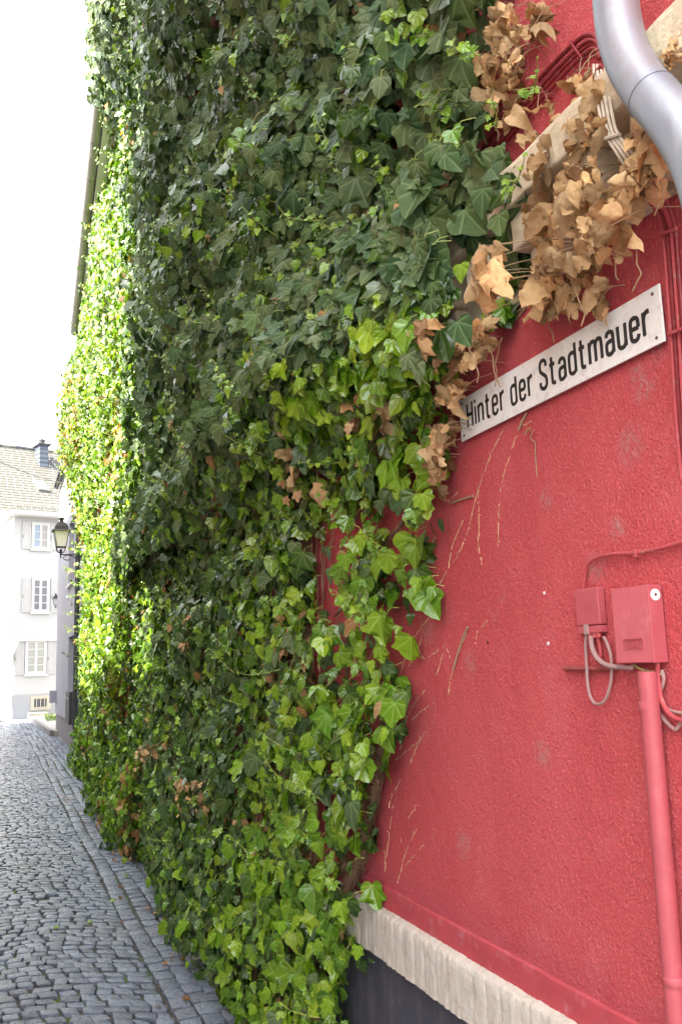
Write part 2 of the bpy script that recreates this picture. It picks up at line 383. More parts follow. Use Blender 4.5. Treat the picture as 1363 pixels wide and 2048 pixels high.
def cobbles():
    V = []; F = []; C = []
    nv = 0
    def stone(q, h, c):
        nonlocal nv
        # q: four corners (x,y) in order; eight-point outline, a raised inset ring and a domed centre
        q = [Vector((p[0], p[1])) for p in q]; ctr = sum(q, Vector((0, 0))) / 4
        o8 = []
        for i in range(4):
            a, b2 = q[i], q[(i + 1) % 4]
            o8.append(a.lerp(ctr, .02 + random.random() * .07)); m = (a + b2) / 2
            o8.append(m + (m - ctr) * random.uniform(-.06, .05))
        tx, ty = random.uniform(-.06, .06), random.uniform(-.06, .06)
        z = lambda p, k: h * k + (p.x - ctr.x) * tx + (p.y - ctr.y) * ty
        base = [(p.x, p.y, -.02) for p in o8]
        mid = []
        for p in o8:
            p2 = p.lerp(ctr, .04); mid.append((p2.x, p2.y, z(p2, .72)))
        top = []
        for p in o8:
            p2 = p.lerp(ctr, random.uniform(.10, .17)); top.append((p2.x, p2.y, z(p2, random.uniform(.88, 1.06))))
        V.extend(base + mid + top + [(ctr.x, ctr.y, z(ctr, random.uniform(.95, 1.12)))])
        for i in range(8):
            j = (i + 1) % 8
            F.append((nv + i, nv + j, nv + 8 + j, nv + 8 + i)); F.append((nv + 8 + i, nv + 8 + j, nv + 16 + j, nv + 16 + i)); F.append((nv + 16 + i, nv + 16 + j, nv + 24))
        C.extend([c] * 25); nv += 25
    def clipx(y): return wx(y) + .02 if y < WEND else 1.66
    # fans of small setts left of the gutter rows
    per = 1.55; rowh = .092
    XL, XR = -2.9, .86
    rows = int((37.2 + 4) / rowh)
    def arc(x, y): return y + .30 * abs(sin(pi * (x - .86) / per)) ** 1.15 + .025 * sin(x * 5 + y * .8)
    for r in range(rows):
        y = -4 + r * rowh
        x = XL + random.random() * .08
        jit = random.uniform(-.006, .006)
        while x < XR - .03:
            w = random.uniform(.078, .118); x2 = min(x + w, XR); g = .0036
            if XR - x2 < .04: x2 = XR
            q = [(x + g, arc(x, y) + g + jit), (x2 - g, arc(x2, y) + g + jit), (x2 - g, arc(x2, y + rowh) - g + jit), (x + g, arc(x, y + rowh) - g + jit)]
            q = [(a + random.uniform(-.0045, .0045), b2 + random.uniform(-.0045, .0045)) for a, b2 in q]
            sk_ = random.uniform(-.018, .018)
            q = [q[0], q[1], (q[2][0] + sk_, q[2][1]), (q[3][0] + sk_, q[3][1])]
            if random.random() > .006: stone(q, random.uniform(.004, .012), random.random())
            x = x2
    # three lengthwise gutter rows
    for k, x0 in enumerate((.87, .985, 1.095)):
        y = -4 + random.random() * .1
        while y < 37:
            L = random.uniform(.11, .17); wob = .012 * sin(y * 1.7 + k)
            q = [(x0 + wob, y + .004), (x0 + .105 + wob, y + .004), (x0 + .105 + wob, y + L - .004), (x0 + wob, y + L - .004)]
            q = [(a + random.uniform(-.004, .004), b2 + random.uniform(-.004, .004)) for a, b2 in q]
            stone(q, random.uniform(.005, .011) - (.003 if k == 1 else 0), random.random() * .8 + .1); y += L
    # crosswise courses up to the wall
    y = -4
    while y < 37:
        rh = random.uniform(.085, .105); x = 1.205 + random.random() * .01
        while x < clipx(y):
            w = random.uniform(.09, .14)
            q = [(x + .004, y + .004 + x * .04), (x + w - .004, y + .004 + (x + w) * .04), (x + w - .004, y + rh - .004 + (x + w) * .04), (x + .004, y + rh - .004 + x * .04)]
            q = [(a + random.uniform(-.005, .005), b2 + random.uniform(-.005, .005)) for a, b2 in q]
            stone(q, random.uniform(.006, .014), random.random() * .9 + .1); x += w
        y += rh
    me = bpy.data.meshes.new('street'); me.from_pydata(V, [], F); me.update()
    me.polygons.foreach_set('use_smooth', [True] * len(me.polygons))
    me.set_sharp_from_angle(angle=radians(48))
    a = me.attributes.new('stonecol', 'FLOAT', 'POINT'); a.data.foreach_set('value', C)
    me.materials.append(M['cobble'])
    o = bpy.data.objects.new('street', me); COL.objects.link(o); tag(o, kind='structure')
cobbles()

# ------------------------------------------------------------------ red house
red = empty('red_house', (D, 4, 0), 'long red rendered house with dark plinth, cream stone cornice and ivy covered front', 'house')
EZ = 8.45
def wallseg(y0, y1, z0, z1, off, th=.35):
    """prism along the bent wall line from y0 to y1; off = how far it stands proud"""
    ys = [y0] + ([BY] if y0 < BY < y1 else []) + [y1]
    poly = [(wx(y) - off, y, z0) for y in ys] + [(wx(y) + th, y, z0) for y in reversed(ys)]
    return poly, (0, 0, z1 - z0)
b = MB(); b.prism(*wallseg(-2.5, WEND, .70, EZ, 0)); b.build('wall', M['red'], red)
b = MB(); b.prism(*wallseg(-2.5, WEND, -.1, .70, .004, .33)); b.build('plinth', M['plinth'], red)
# painted skirt between ledge and render, with a soft wavy top edge
def skirt():
    vs = []; fs = []; n = 420
    for i in range(n + 1):
        y = -2.5 + (WEND + 2.5) * (i / n) ** 1.6; j = .0015 * sin(y * 9) + .001 * sin(y * 31) + random.uniform(-.002, .002)
        x = wx(y)
        prof = [(-.006, .80), (-.007 - .001 * random.random(), .86), (-.010, .895 + j * .5), (-.0085, .905 + j * .5), (.004, .911 + j * .5)]
        vs += [(x + a, y, z) for a, z in prof]
    for i in range(n):
        for k in range(4): fs.append((i * 5 + k, i * 5 + k + 1, (i + 1) * 5 + k + 1, (i + 1) * 5 + k))
    b = MB(); b.add(vs, fs); sk_o = b.build('skirt', M['redsmooth'], red, smooth=True)
    b = MB(); v2 = []; f2 = []  # thin broken strip, paler than the skirt, along its top edge
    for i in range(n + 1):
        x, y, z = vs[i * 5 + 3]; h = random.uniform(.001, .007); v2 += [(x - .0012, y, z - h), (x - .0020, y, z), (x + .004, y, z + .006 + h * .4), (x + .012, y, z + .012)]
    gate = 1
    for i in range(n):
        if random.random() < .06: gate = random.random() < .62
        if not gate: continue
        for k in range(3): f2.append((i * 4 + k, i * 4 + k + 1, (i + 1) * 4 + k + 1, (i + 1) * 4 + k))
    b.add(v2, f2); b.build('pale_edge', M['paleedge'], sk_o, smooth=True)
skirt()
def ledge():
    """continuous painted course of bricks on edge: shallow grooves, soft drips of paint, worn top"""
    rnd = random.Random(6); b = MB(); vs = []; fs = []; y = -2.5; zs = [.672, .678, .70, .73, .76, .79, .815, .827, .833, .838]; m = len(zs)
    g = y; w = .075; dp = 0; n = 0
    while y < WEND - .1:
        step = .0075 if y < 5 else .02
        if y > g + w: g = y; w = rnd.uniform(.066, .084); dp = rnd.uniform(-.0014, .0014)
        t = (y - g) / w; groove = .0028 * math.exp(-(min(t, 1 - t) * w / .004) ** 2)
        for k, z in enumerate(zs):
            back = {0: .0, 7: .004, 8: .014, 9: .060}.get(k, 0)
            p = .037 + dp - groove + .0008 * sin(y * 70 + z * 9) + .0007 * sin(y * 180 + z * 40 + dp * 900) + rnd.uniform(-.0007, .0007) - back
            vs.append((wx(y) - p, y, z + rnd.uniform(-.0012, .0012) + dp * .8 * (k > 6) - dp * (k < 2)))
        vs.append((wx(y) + .02, y, .674)); n += 1; y += step
    M_ = m + 1
    for i in range(n - 1):
        for k in range(M_): k2 = (k + 1) % M_; fs.append((i * M_ + k, i * M_ + k2, (i + 1) * M_ + k2, (i + 1) * M_ + k))
    b.add(vs, fs); b.build('ledge', M['ledge'], red, smooth=True)
ledge()
# cream cornice: slab, dentils and lower band with uneven edges
def rough_box(b, y0, y1, z0, z1, off, seed, skew=0.0, back=-.02):
    rnd = random.Random(seed); ny = max(2, int((y1 - y0) / .05)); nz = 2; vs = []; fs = []
    def pt(x, y, z): return (x + rnd.uniform(-.0035, .0035), y + rnd.uniform(-.003, .003), z + rnd.uniform(-.0045, .0045))
    ring = [(back, z0), (off * .97, z0), (off, z0 + (z1 - z0) * .3), (off, z0 + (z1 - z0) * .8), (off * .95, z1), (back, z1)]
    for i in range(ny + 1):
        y = y0 + (y1 - y0) * i / ny; X = wx(y)
        for o, z in ring: vs.append(pt(X - o, y + skew * o, z))
    n = len(ring)
    for i in range(ny):
        for k in range(n): k2 = (k + 1) % n; fs.append((i * n + k, i * n + k2, (i + 1) * n + k2, (i + 1) * n + k))
    fs += [tuple(range(n)), tuple(ny * n + k for k in range(n))[::-1]]
    b.add(vs, fs)
cor = None
b = MB(); rough_box(b, -2.5, WEND, 2.835, 2.945, .135, 1); cor = b.build('cornice', M['cream'], red, bevel=.006)
b = MB(); rough_box(b, -2.5, WEND, 2.655, 2.835, .022, 2); b.build('cornice_band', M['cream'], cor, bevel=.004)
y = -.4; i = 0
while y < 4.2:
    b = MB(); rough_box(b, y, y + .105, 2.735, 2.833, .105, 10 + i); rough_box(b, y + .02, y + .085, 2.668, 2.737, .06, 110 + i); b.build('dentil', M['cream'], cor, bevel=.006); y += .235; i += 1
# upper floor: windows under the ivy leave only a warm reveal seen through the leaves; eaves board, gutter, roof
b = MB()
for y0, y1 in ((-2.5, BY), (BY, WEND)):
    b.hexa([(wx(y0) - .36, y0, EZ), (wx(y0) + .3, y0, EZ), (wx(y1) + .3, y1, EZ), (wx(y1) - .36, y1, EZ),
            (wx(y0) - .36, y0, EZ + .14), (wx(y0) + .3, y0, EZ + .14), (wx(y1) + .3, y1, EZ + .14), (wx(y1) - .36, y1, EZ + .14)])
b.build('eaves_board', M['whitetrim'], red)
b = MB()
def gutter(b, y0, y1, n=14):
    vs = []; fs = []; sg = 9
    for i in range(n + 1):
        y = y0 + (y1 - y0) * i / n; cx = wx(y) - .43
        for s_, R in ((1, .075), (-1, .069)):
            for k in range(sg):
                th = pi + pi * k / (sg - 1); th = th if s_ > 0 else 3 * pi - th
                vs.append((cx + R * cos(th), y, EZ + .10 + R * sin(th) * 1.05))
    m = 2 * sg
    for i in range(n):
        for k in range(m): k2 = (k + 1) % m; fs.append((i * m + k, i * m + k2, (i + 1) * m + k2, (i + 1) * m + k))
    b.add(vs, fs)
gutter(b, -2.5, BY); gutter(b, BY + .001, WEND); gt = b.build('gutter', M['zincdull'], red, smooth=True)
for k in range(14):
    y = 5.4 + k * .92
    if y > WEND: break
    b = MB(); pts = []
    for q in range(9):
        th = pi + pi * q / 8; pts.append((wx(y) - .43 + .079 * cos(th), y, EZ + .10 + .083 * sin(th)))
    pts.append((wx(y) - .30, y, EZ + .17)); b.tube(pts, .008, 5); b.build('gutter_bracket', M['zincdull'], gt)
b = MB()
for y0, y1 in ((-2.5, BY), (BY, WEND + .1)):
    b.hexa([(wx(y0) - .40, y0, EZ + .145), (wx(y0) + 4.4, y0, EZ + 4.2), (wx(y1) + 4.4, y1, EZ + 4.2), (wx(y1) - .40, y1, EZ + .145),
            (wx(y0) - .40, y0, EZ + .22), (wx(y0) + 4.4, y0, EZ + 4.3), (wx(y1) + 4.4, y1, EZ + 4.3), (wx(y1) - .40, y1, EZ + .22)])
b.build('roof', M['slate'], red)
# far gable corner
b = MB(); b.box(wx(WEND) + .02, wx(WEND) + 4, WEND - .25, WEND - .002, 0, EZ); b.build('gable_wall', M['red'], red)
for (y0, y1, z0, z1) in ((8.6, 9.5, 4.6, 6.1), (12.4, 13.3, 4.6, 6.1)):     # upper windows half grown over
    b = MB(); x = wx(y0)
    b.box(x - .035, x - .004, y0 - .08, y0, z0 - .08, z1 + .08); b.box(x - .035, x - .004, y1, y1 + .08, z0 - .08, z1 + .08)
    b.box(x - .034, x - .004, y0, y1, z1, z1 + .079); b.box(x - .05, x - .004, y0, y1, z0 - .079, z0)
    wf = b.build('window', M['creamwin'], red); b = MB(); b.box(x - .012, x - .005, y0, y1, z0, z1); b.build('pane', M['glassdark'], wf)

# ------------------------------------------------------------------ opposite side of the alley (out of frame, shades the near wall and the street)
def opposite(x1, y0, y1, h, label, wins=True):
    r = empty('town_house', (x1, (y0 + y1) / 2, 0), label, 'house')
    b = MB(); b.box(x1 - 6, x1, y0, y1, 0, h - 1.6); b.build('wall', M['opp'], r)
    b = MB(); b.add([(x1 + .3, y0, h - 1.6), (x1 + .3, y1, h - 1.6), (x1 - .25, y1, h), (x1 - .25, y0, h), (x1 - 6, y1, h), (x1 - 6, y0, h), (x1 - 6, y0, h - 1.6), (x1 - 6, y1, h - 1.6)],
                    [(0, 1, 2, 3), (3, 2, 4, 5), (5, 4, 7, 6), (6, 7, 1, 0), (0, 3, 5, 6), (1, 7, 4, 2)]); b.build('roof', M['slate'], r)
    if wins:
        y = y0 + .8
        while y < y1 - 1.3:
            for z in (1.1, 4.0, 7.0):
                if z + 1.5 < h - 1.8:
                    b = MB(); b.box(x1 + .002, x1 + .05, y, y + 1.0, z, z + 1.4); f = b.build('window', M['whitetrim'], r)
                    b = MB(); b.box(x1 + .051, x1 + .056, y + .09, y + .91, z + .09, z + 1.31); b.build('pane', M['glassdark'], f)
            y += 2.3
    return r
OX = -2.6
opposite(OX, -0.8, 6.2, 14.6, 'tall pale rendered house across the alley facing the street sign')
opposite(OX, 6.26, 17.0, 6.6, 'low pale outbuilding across the alley facing the sunlit ivy')
opposite(OX, 17.06, 31.5, 10.9, 'pale house across the alley facing the lavender grey house')

# ------------------------------------------------------------------ street name sign
def chaikin(p, n=2):
    for _ in range(n):
        q = [p[0]]
        for a, b2 in zip(p[:-1], p[1:]):
            q.append((a[0] * .75 + b2[0] * .25, a[1] * .75 + b2[1] * .25)); q.append((a[0] * .25 + b2[0] * .75, a[1] * .25 + b2[1] * .75))
        q.append(p[-1]); p = q
    return p
ARC_N = [(0, .45), (.02, .58), (.12, .68), (.22, .70), (.34, .66), (.38, .52)]
RING = [(.38, .50), (.36, .66), (.19, .72), (.02, .66), (0, .50), (0, .20), (.02, .04), (.19, -.02), (.36, .04), (.38, .20)]
GL = {  # condensed stroke letters: width, strokes (straight s / curved c)
 'H': (.44, [('s', [(0, 0), (0, 1)]), ('s', [(.44, 0), (.44, 1)]), ('s', [(0, .52), (.44, .52)])]),
 'i': (0.0, [('s', [(0, 0), (0, .72)]), ('s', [(0, .86), (0, 1.0)])]),
 'n': (.38, [('s', [(0, 0), (0, .72)]), ('c', ARC_N + [(.38, .4)]), ('s', [(.38, .42), (.38, 0)])]),
 't': (.30, [('c', [(.10, .95), (.10, .5), (.10, .10), (.13, .02), (.30, .01)]), ('s', [(-.03, .69), (.28, .69)])]),
 'e': (.38, [('s', [(0, .37), (.38, .37)]), ('c', [(.38, .37), (.38, .50), (.36, .66), (.19, .72), (.02, .66), (0, .50), (0, .20), (.02, .04), (.19, -.02), (.34, .03), (.38, .16)])]),
 'r': (.26, [('s', [(0, 0), (0, .72)]), ('c', [(0, .45), (.03, .60), (.14, .69), (.27, .69)])]),
 'd': (.38, [('s', [(.38, 0), (.38, 1)]), ('c', RING)]),
 'S': (.42, [('c', [(.41, .76), (.41, .90), (.30, 1.01), (.12, 1.01), (.01, .90), (.01, .68), (.10, .58), (.32, .44), (.42, .34), (.42, .10), (.30, -.01), (.12, -.01), (0, .10), (0, .25)])]),
 'a': (.37, [('c', [(.02, .56), (.04, .67), (.18, .72), (.34, .67), (.37, .54)]), ('s', [(.37, .56), (.37, 0)]), ('c', [(.37, .40), (.16, .40), (.02, .36), (0, .20), (.02, .02), (.17, -.02), (.34, .03), (.37, .18)])]),
 'm': (.68, [('s', [(0, 0), (0, .72)]), ('c', [(0, .45), (.02, .60), (.12, .69), (.22, .70), (.32, .66), (.34, .4)]), ('s', [(.34, .45), (.34, 0)]), ('c', [(.34, .45), (.36, .60), (.46, .69), (.56, .70), (.66, .66), (.68, .4)]), ('s', [(.68, .45), (.68, 0)])]),
 'u': (.38, [('c', [(0, .72), (0, .20), (.02, .04), (.17, -.02), (.34, .03), (.38, .2)]), ('s', [(.38, .72), (.38, 0)])]),
 'P': (.42, [('s', [(0, 0), (0, 1)]), ('c', [(0, 1), (.3, 1), (.42, .9), (.42, .6), (.3, .48), (0, .48)])]),
 'O': (.5, [('c', [(.25, 1), (.42, 1), (.5, .8), (.5, .2), (.42, 0), (.08, 0), (0, .2), (0, .8), (.08, 1), (.25, 1)])]),
 'T': (.44, [('s', [(.22, 0), (.22, 1)]), ('s', [(0, .96), (.44, .96)])]),
 '1': (.2, [('s', [(.2, 0), (.2, 1)]), ('s', [(0, .78), (.2, .98)])]),
 '3': (.42, [('c', [(0, .86), (.1, 1), (.38, 1), (.40, .7), (.3, .54), (.14, .53)]), ('c', [(.14, .53), (.34, .50), (.44, .3), (.38, 0), (.1, 0), (0, .14)])]),
}
def lettering(text, w, gap, space):
    """list of flat ribbons (lists of left and right points) in letter units, and total width"""
    x = 0; out = []
    for ch in text:
        if ch == ' ': x += space; continue
        W_, st = GL[ch]
        for kind, p in st:
            p = chaikin(p) if kind == 'c' else p; L = []; R = []
            for i, (a, c) in enumerate(p):
                a0, c0 = p[max(0, i - 1)]; a1, c1 = p[min(len(p) - 1, i + 1)]
                dx, dy = a1 - a0, c1 - c0; l = sqrt(dx * dx + dy * dy) or 1
                nx, ny = -dy / l * w / 2, dx / l * w / 2
                L.append((x + a + nx, c + ny)); R.append((x + a - nx, c - ny))
            out.append((L, R))
        x += W_ + gap
    return out, x - gap
def put_text(b, text, org, dx, dz, nrm, cap, width=None, w=.135, gap=.27, space=.30, th=.0006):
    rib, tot = lettering(text, w, gap, space); sx = (width / tot) if width else cap
    org, dx, dz, nrm = Vector(org), Vector(dx), Vector(dz), Vector(nrm)
    for k, (L, R) in enumerate(rib):
        t = th + k * .00004; n = len(L)
        f = lambda p, h: org + dx * (p[0] * sx) + dz * (p[1] * cap) + nrm * h
        vs = [f(p, t) for p in L] + [f(p, t) for p in R] + [f(p, .0001) for p in L] + [f(p, .0001) for p in R]
        fs = [(i, i + 1, n + i + 1, n + i) for i in range(n - 1)] + [(i, i + 1, 2 * n + i + 1, 2 * n + i) for i in range(n - 1)] + [(n + i, n + i + 1, 3 * n + i + 1, 3 * n + i) for i in range(n - 1)]
        fs += [(0, n, 3 * n, 2 * n), (n - 1, 2 * n - 1, 4 * n - 1, 3 * n - 1)]
        b.add(vs, fs)
SX = D - .016
sy0, sy1, sz0, sz1 = 1.405, 2.292, 2.348, 2.478
sg = empty('street_sign', (SX, (sy0 + sy1) / 2, sz0), 'white street name plate reading Hinter der Stadtmauer in black on red wall', 'street sign')
b = MB(); b.box(SX - .0015, SX + .0035, sy0, sy1, sz0, sz1); b.build('plate', M['sign'], sg, bevel=.0012)
b = MB(); yl = wp(935, 850, .018).y; yr = wp(1297, 640, .018).y
put_text(b, 'Hinter der Stadtmauer', (SX - .0015, yl, sz0 + .032), (0, -1, 0), (0, 0, 1), (-1, 0, 0), .074, yl - yr)
b.build('lettering', M['ink'], sg)
for (yy, zz) in ((sy0 + .022, sz0 + .015), (sy0 + .022, sz1 - .015), (sy1 - .02, sz0 + .015), (sy1 - .02, sz1 - .015)):
    b = MB(); b.lathe((SX - .0015, yy, zz), [(.0042, 0), (.0042, .001), (.0025, .0022), (.0006, .0024)], 10, 'x'); b.build('screw', M['screw'], sg)

# ------------------------------------------------------------------ junction boxes, pipe and cables on the wall
BX = D - .042
by0, by1, bz0, bz1 = 1.500, 1.622, 1.676, 1.840
jb = empty('junction_box', (BX, (by0 + by1) / 2, bz0), 'larger red painted ribbed junction box with round white washer on its side', 'junction box')
b = MB(); b.box(BX, D - .004, by0, by1, bz0, bz1); b.build('housing', M['redplastic'], jb, bevel=.002)
b = MB(); n = 22      # fine vertical ribs moulded in the lid
y = by0 + .004; st = (by1 - by0 - .008) / n
for i in range(n):
    ya = y + i * st
    segs = [(bz0 + .002, bz1 - .002)]
    if by0 + .028 < ya < by0 + .088: segs = [(bz0 + .002, bz0 + .029), (bz0 + .052, bz1 - .002)]
    for z0, z1 in segs:
        b.add([(BX - .0004, ya, z0), (BX - .0019, ya + st * .5, z0), (BX - .0004, ya + st, z0), (BX - .0004, ya, z1), (BX - .0019, ya + st * .5, z1), (BX - .0004, ya + st, z1)],
              [(0, 1, 4, 3), (1, 2, 5, 4), (0, 2, 1), (3, 4, 5)])
b.build('ribbed_lid', M['redplastic'], jb)
b = MB()
for z in (bz0 + .0295, bz0 + .0515): b.box(BX - .0026, BX - .0003, by0 + .027, by0 + .089, z - .001, z + .001)
for yy in (by0 + .0270, by0 + .0890): b.box(BX - .0025, BX - .0003, yy - .001, yy + .001, bz0 + .0306, bz0 + .0504)
put_text(b, 'POST', (BX - .0003, by0 + .078, bz0 + .034), (0, -1, 0), (0, 0, 1), (-1, 0, 0), .012, .036, w=.16, gap=.2, th=.0016)
b.build('name_panel', M['redplastic'], jb)
b = MB(); b.lathe((D - .023, by0 - .0002, bz1 - .022), [(.0125, 0), (.0125, .0012), (.010, .0022), (.0040, .0022), (.0038, .0009), (.0002, .0008)], 24, 'y'); wsh = b.build('washer', M['whiteplastic'], jb, smooth=True)
b = MB(); b.lathe((D - .023, by0 - .0012, bz1 - .022), [(.0032, 0), (.0032, .0006), (.0002, .0007)], 12, 'y'); b.build('screw', M['screw'], wsh)
SXB = D - .025
ty0, ty1, tz0, tz1 = 1.690, 1.778, 1.747, 1.852
tb = empty('terminal_box', (SXB, (ty0 + ty1) / 2, tz0), 'smaller smooth red terminal box left of the ribbed box', 'junction box')
b = MB(); b.box(SXB, D - .004, ty0, ty1, tz0 + .0185, tz1); b.build('cover', M['redplastic'], tb, bevel=.003)
b = MB(); b.box(SXB + .001, D - .004, ty0 + .0005, ty1 - .0005, tz0, tz0 + .0165); b.build('lower_cover', M['redplastic'], tb, bevel=.0015)
b = MB(); b.box(SXB - .0035, SXB + .002, ty0 + .044, ty0 + .058, tz0 - .003, tz0 + .021); b.build('latch', M['greycable'], tb, bevel=.001)
b = MB()
for k in range(3): b.box(SXB - .0006, SXB + .0005, ty0 + .028, ty0 + .058, tz0 + .050 + k * .0065, tz0 + .0508 + k * .0065)
b.build('embossed_mark', M['redplastic'], tb)
for k, yy in enumerate((ty0 + .018, ty0 + .034, ty0 + .050)):
    b = MB(); b.tube([(D - .016, yy, tz0 + .001), (D - .016, yy, tz0 - .011)], .0072 if k != 1 else .006, 12); b.build('cable_gland', M['redcable'], tb, smooth=True)

def spline(pts, n=6):
    pts = [Vector(p) for p in pts]; P = [pts[0] * 2 - pts[1]] + pts + [pts[-1] * 2 - pts[-2]]; out = []
    for i in range(1, len(P) - 2):
        for k in range(n):
            t = k / n; a, b_, c, d = P[i - 1], P[i], P[i + 1], P[i + 2]
            out.append(.5 * ((2 * b_) + (c - a) * t + (2 * a - 5 * b_ + 4 * c - d) * t * t + (3 * b_ - a - 3 * c + d) * t ** 3))
    out.append(pts[-1]); return out
def wcable(name, pix, off, r, mat, label, cat='cable', group=None, parent=None, seg=8):
    pts = spline([wp(q[0], q[1], q[2] if len(q) > 2 else off) for q in pix])
    if parent:
        b = MB(); b.tube(pts, r, seg); return b.build(name, M[mat], parent, smooth=True)
    b = MB(); b.tube(pts, r, seg); o = b.build(name, M[mat], None, smooth=True); return tag(o, label, cat, group)
wcable('cable', [(1380, 1078), (1345, 1090), (1300, 1101), (1268, 1106), (1225, 1108), (1190, 1117), (1174, 1130), (1168, 1150), (1164, 1185)], .012, .0046, 'redcable', 'dusty red cable curving right from the top of the small box')
b = MB(); p = wp(1270, 1104, .014); b.box(p.x - .004, D + .001, p.y - .004, p.y + .004, p.z - .012, p.z + .007); b.build('cable_clip', M['redplastic'], bpy.data.objects['cable'], bevel=.001)
wcable('cable', [(1172, 1268), (1170, 1290), (1172, 1330), (1175, 1375), (1184, 1402), (1197, 1408), (1210, 1398), (1219, 1372), (1222, 1340), (1220, 1310), (1212, 1285), (1206, 1274)], .018, .0037, 'greycable', 'thin dusty cable hanging in a loop below the small box')
wcable('cable', [(1180, 1272), (1182, 1290), (1188, 1308), (1198, 1321), (1212, 1330), (1232, 1334), (1262, 1335)], .026, .0058, 'greycable', 'thick grey cable bending from small box under the ribbed box')
wcable('cable', [(1194, 1272), (1198, 1292), (1200, 1310), (1196, 1325)], .014, .0040, 'redcable', 'short red cable dropping from small box onto the iron stub')
wcable('cable', [(1314, 1325), (1314, 1350), (1318, 1385), (1326, 1410), (1340, 1430), (1362, 1441), (1390, 1446)], .020, .0052, 'redcable', 'red cable sweeping from ribbed box right past the pipe')
wcable('cable', [(1322, 1340), (1326, 1360), (1318, 1385), (1312, 1400), (1314, 1420), (1328, 1440), (1347, 1458), (1356, 1452), (1372, 1425), (1392, 1410)], .012, .0042, 'greycable', 'dusty grey cable looping low to the right of the pipe')
wcable('cable', [(1318, 1400), (1332, 1416), (1350, 1424), (1392, 1430)], .010, .0036, 'greycable', 'slim grey cable behind the sweeping red cable')
M['earth'] = plain('yellow_green_wire', (0.48, 0.46, 0.16), .5, .2, 60, 60, .1, .001)
wcable('earth_wire', [(1266, 1329), (1278, 1337), (1292, 1342), (1308, 1344), (1320, 1348)], .016, .0026, 'earth', 'thin yellow green wire emerging under the ribbed box', 'wire')
def bar():
    a, c = wp(1127, 1337, .010), wp(1232, 1337, .010); b = MB(); pts = []; rr = []
    for i in range(26): t = i / 25; pts.append(a.lerp(c, t) + Vector((0, 0, random.uniform(-.0006, .0006)))); rr.append(.0058 + (.0012 if i % 2 else 0) + random.uniform(-.0004, .0006))
    b.tube(pts, rr, 9); tag(b.build('iron_bar', M['rust'], None, smooth=True), 'rough red painted iron bar sticking along wall under the boxes', 'iron bar')
bar()
# protective conduit below the ribbed box
cp = empty('conduit_pipe', (D - .045, 1.525, .3), 'thick pinkish red conduit pipe running down wall under ribbed box', 'pipe')
b = MB()
top = wp(1293, 1343, .035); c1 = wp(1306, 1500, .035); c2 = wp(1345, 1960, .035); dirv = (c2 - c1).normalized(); bot = c2 + dirv * ((c2.z - .02) / -dirv.z)
R = .0205
b.tube([top, c1, c2, bot], R, 24, True); b.build('pipe', M['redplastic'], cp, smooth=True)
for (a0, a1, rr) in (((1296, 1402), (1298, 1424), R + .0028), ((1346, 1952), (1349, 1972), R + .003)):
    pa, pb = wp(*a0, .035), wp(*a1, .035); b = MB(); b.tube([pa, pa.lerp(pb, .1), pa.lerp(pb, .9), pb], [R + .0005, rr - .0012, rr - .0012, R + .0005], 24); b.build('collar', M['redplastic'], cp, smooth=True)
# screws and plugs left in the wall
for (q, m_, lab) in (((1088, 1186), 'whiteplastic', 'small white wall plug left of the small box, the upper one'), ((1096, 1287), 'whiteplastic', 'small white wall plug below and left of the small box'), ((975, 1285), 'screw', 'dark open screw hole in the middle of the red wall')):
    p = wp(*q); b = MB(); b.lathe((p.x + .002, p.y, p.z), [(.0045, 0), (.0045, .004), (.0022, .0042), (.0020, .001), (.0003, .001)], 12, 'x'); tag(b.build('wall_plug', M[m_]), lab, 'wall plug')
# red cables beside the zinc pipe, upper left bundle
for k, (dx, dy) in enumerate(((0, 0), (6, 14), (10, 24), (14, 34))):
    wcable('cable', [(830 + dx, 420 + dy), (940 + dx, 325 + dy * .9), (1000 + dx, 250 + dy * .9), (1060 + dx, 178 + dy * .85), (1115 + dx, 118 + dy * .8), (1150 + dx, 84 + dy * .8), (1172 + dx * .8, 70 + dy * .8), (1190 + dx * .3, 74 + dy * .8), (1200, 100 + dy * .5)],
           .012 + .004 * (k % 2), .0062 if k in (0, 3) else .005, 'redcabledark', ['uppermost', 'second', 'third', 'lowest'][k] + ' of the dark red cables slanting behind the zinc pipe', group='red painted cables above the cornice')
for (q0, q1) in (((1072, 158), (1096, 196)), ((1142, 84), (1166, 118))):
    p0, p1 = wp(*q0, .016), wp(*q1, .016); b = MB(); b.tube([p0 + Vector((.012, 0, 0)), p0 + Vector((-.006, 0, 0)), p1 + Vector((-.006, 0, 0)), p1 + Vector((.012, 0, 0))], .0032, 6); tag(b.build('cable_clamp', M['redcabledark']), 'dark red clamp across the slanting cables, ' + ('the left one' if q0[0] < 1100 else 'the one near the zinc pipe'), 'cable clamp')
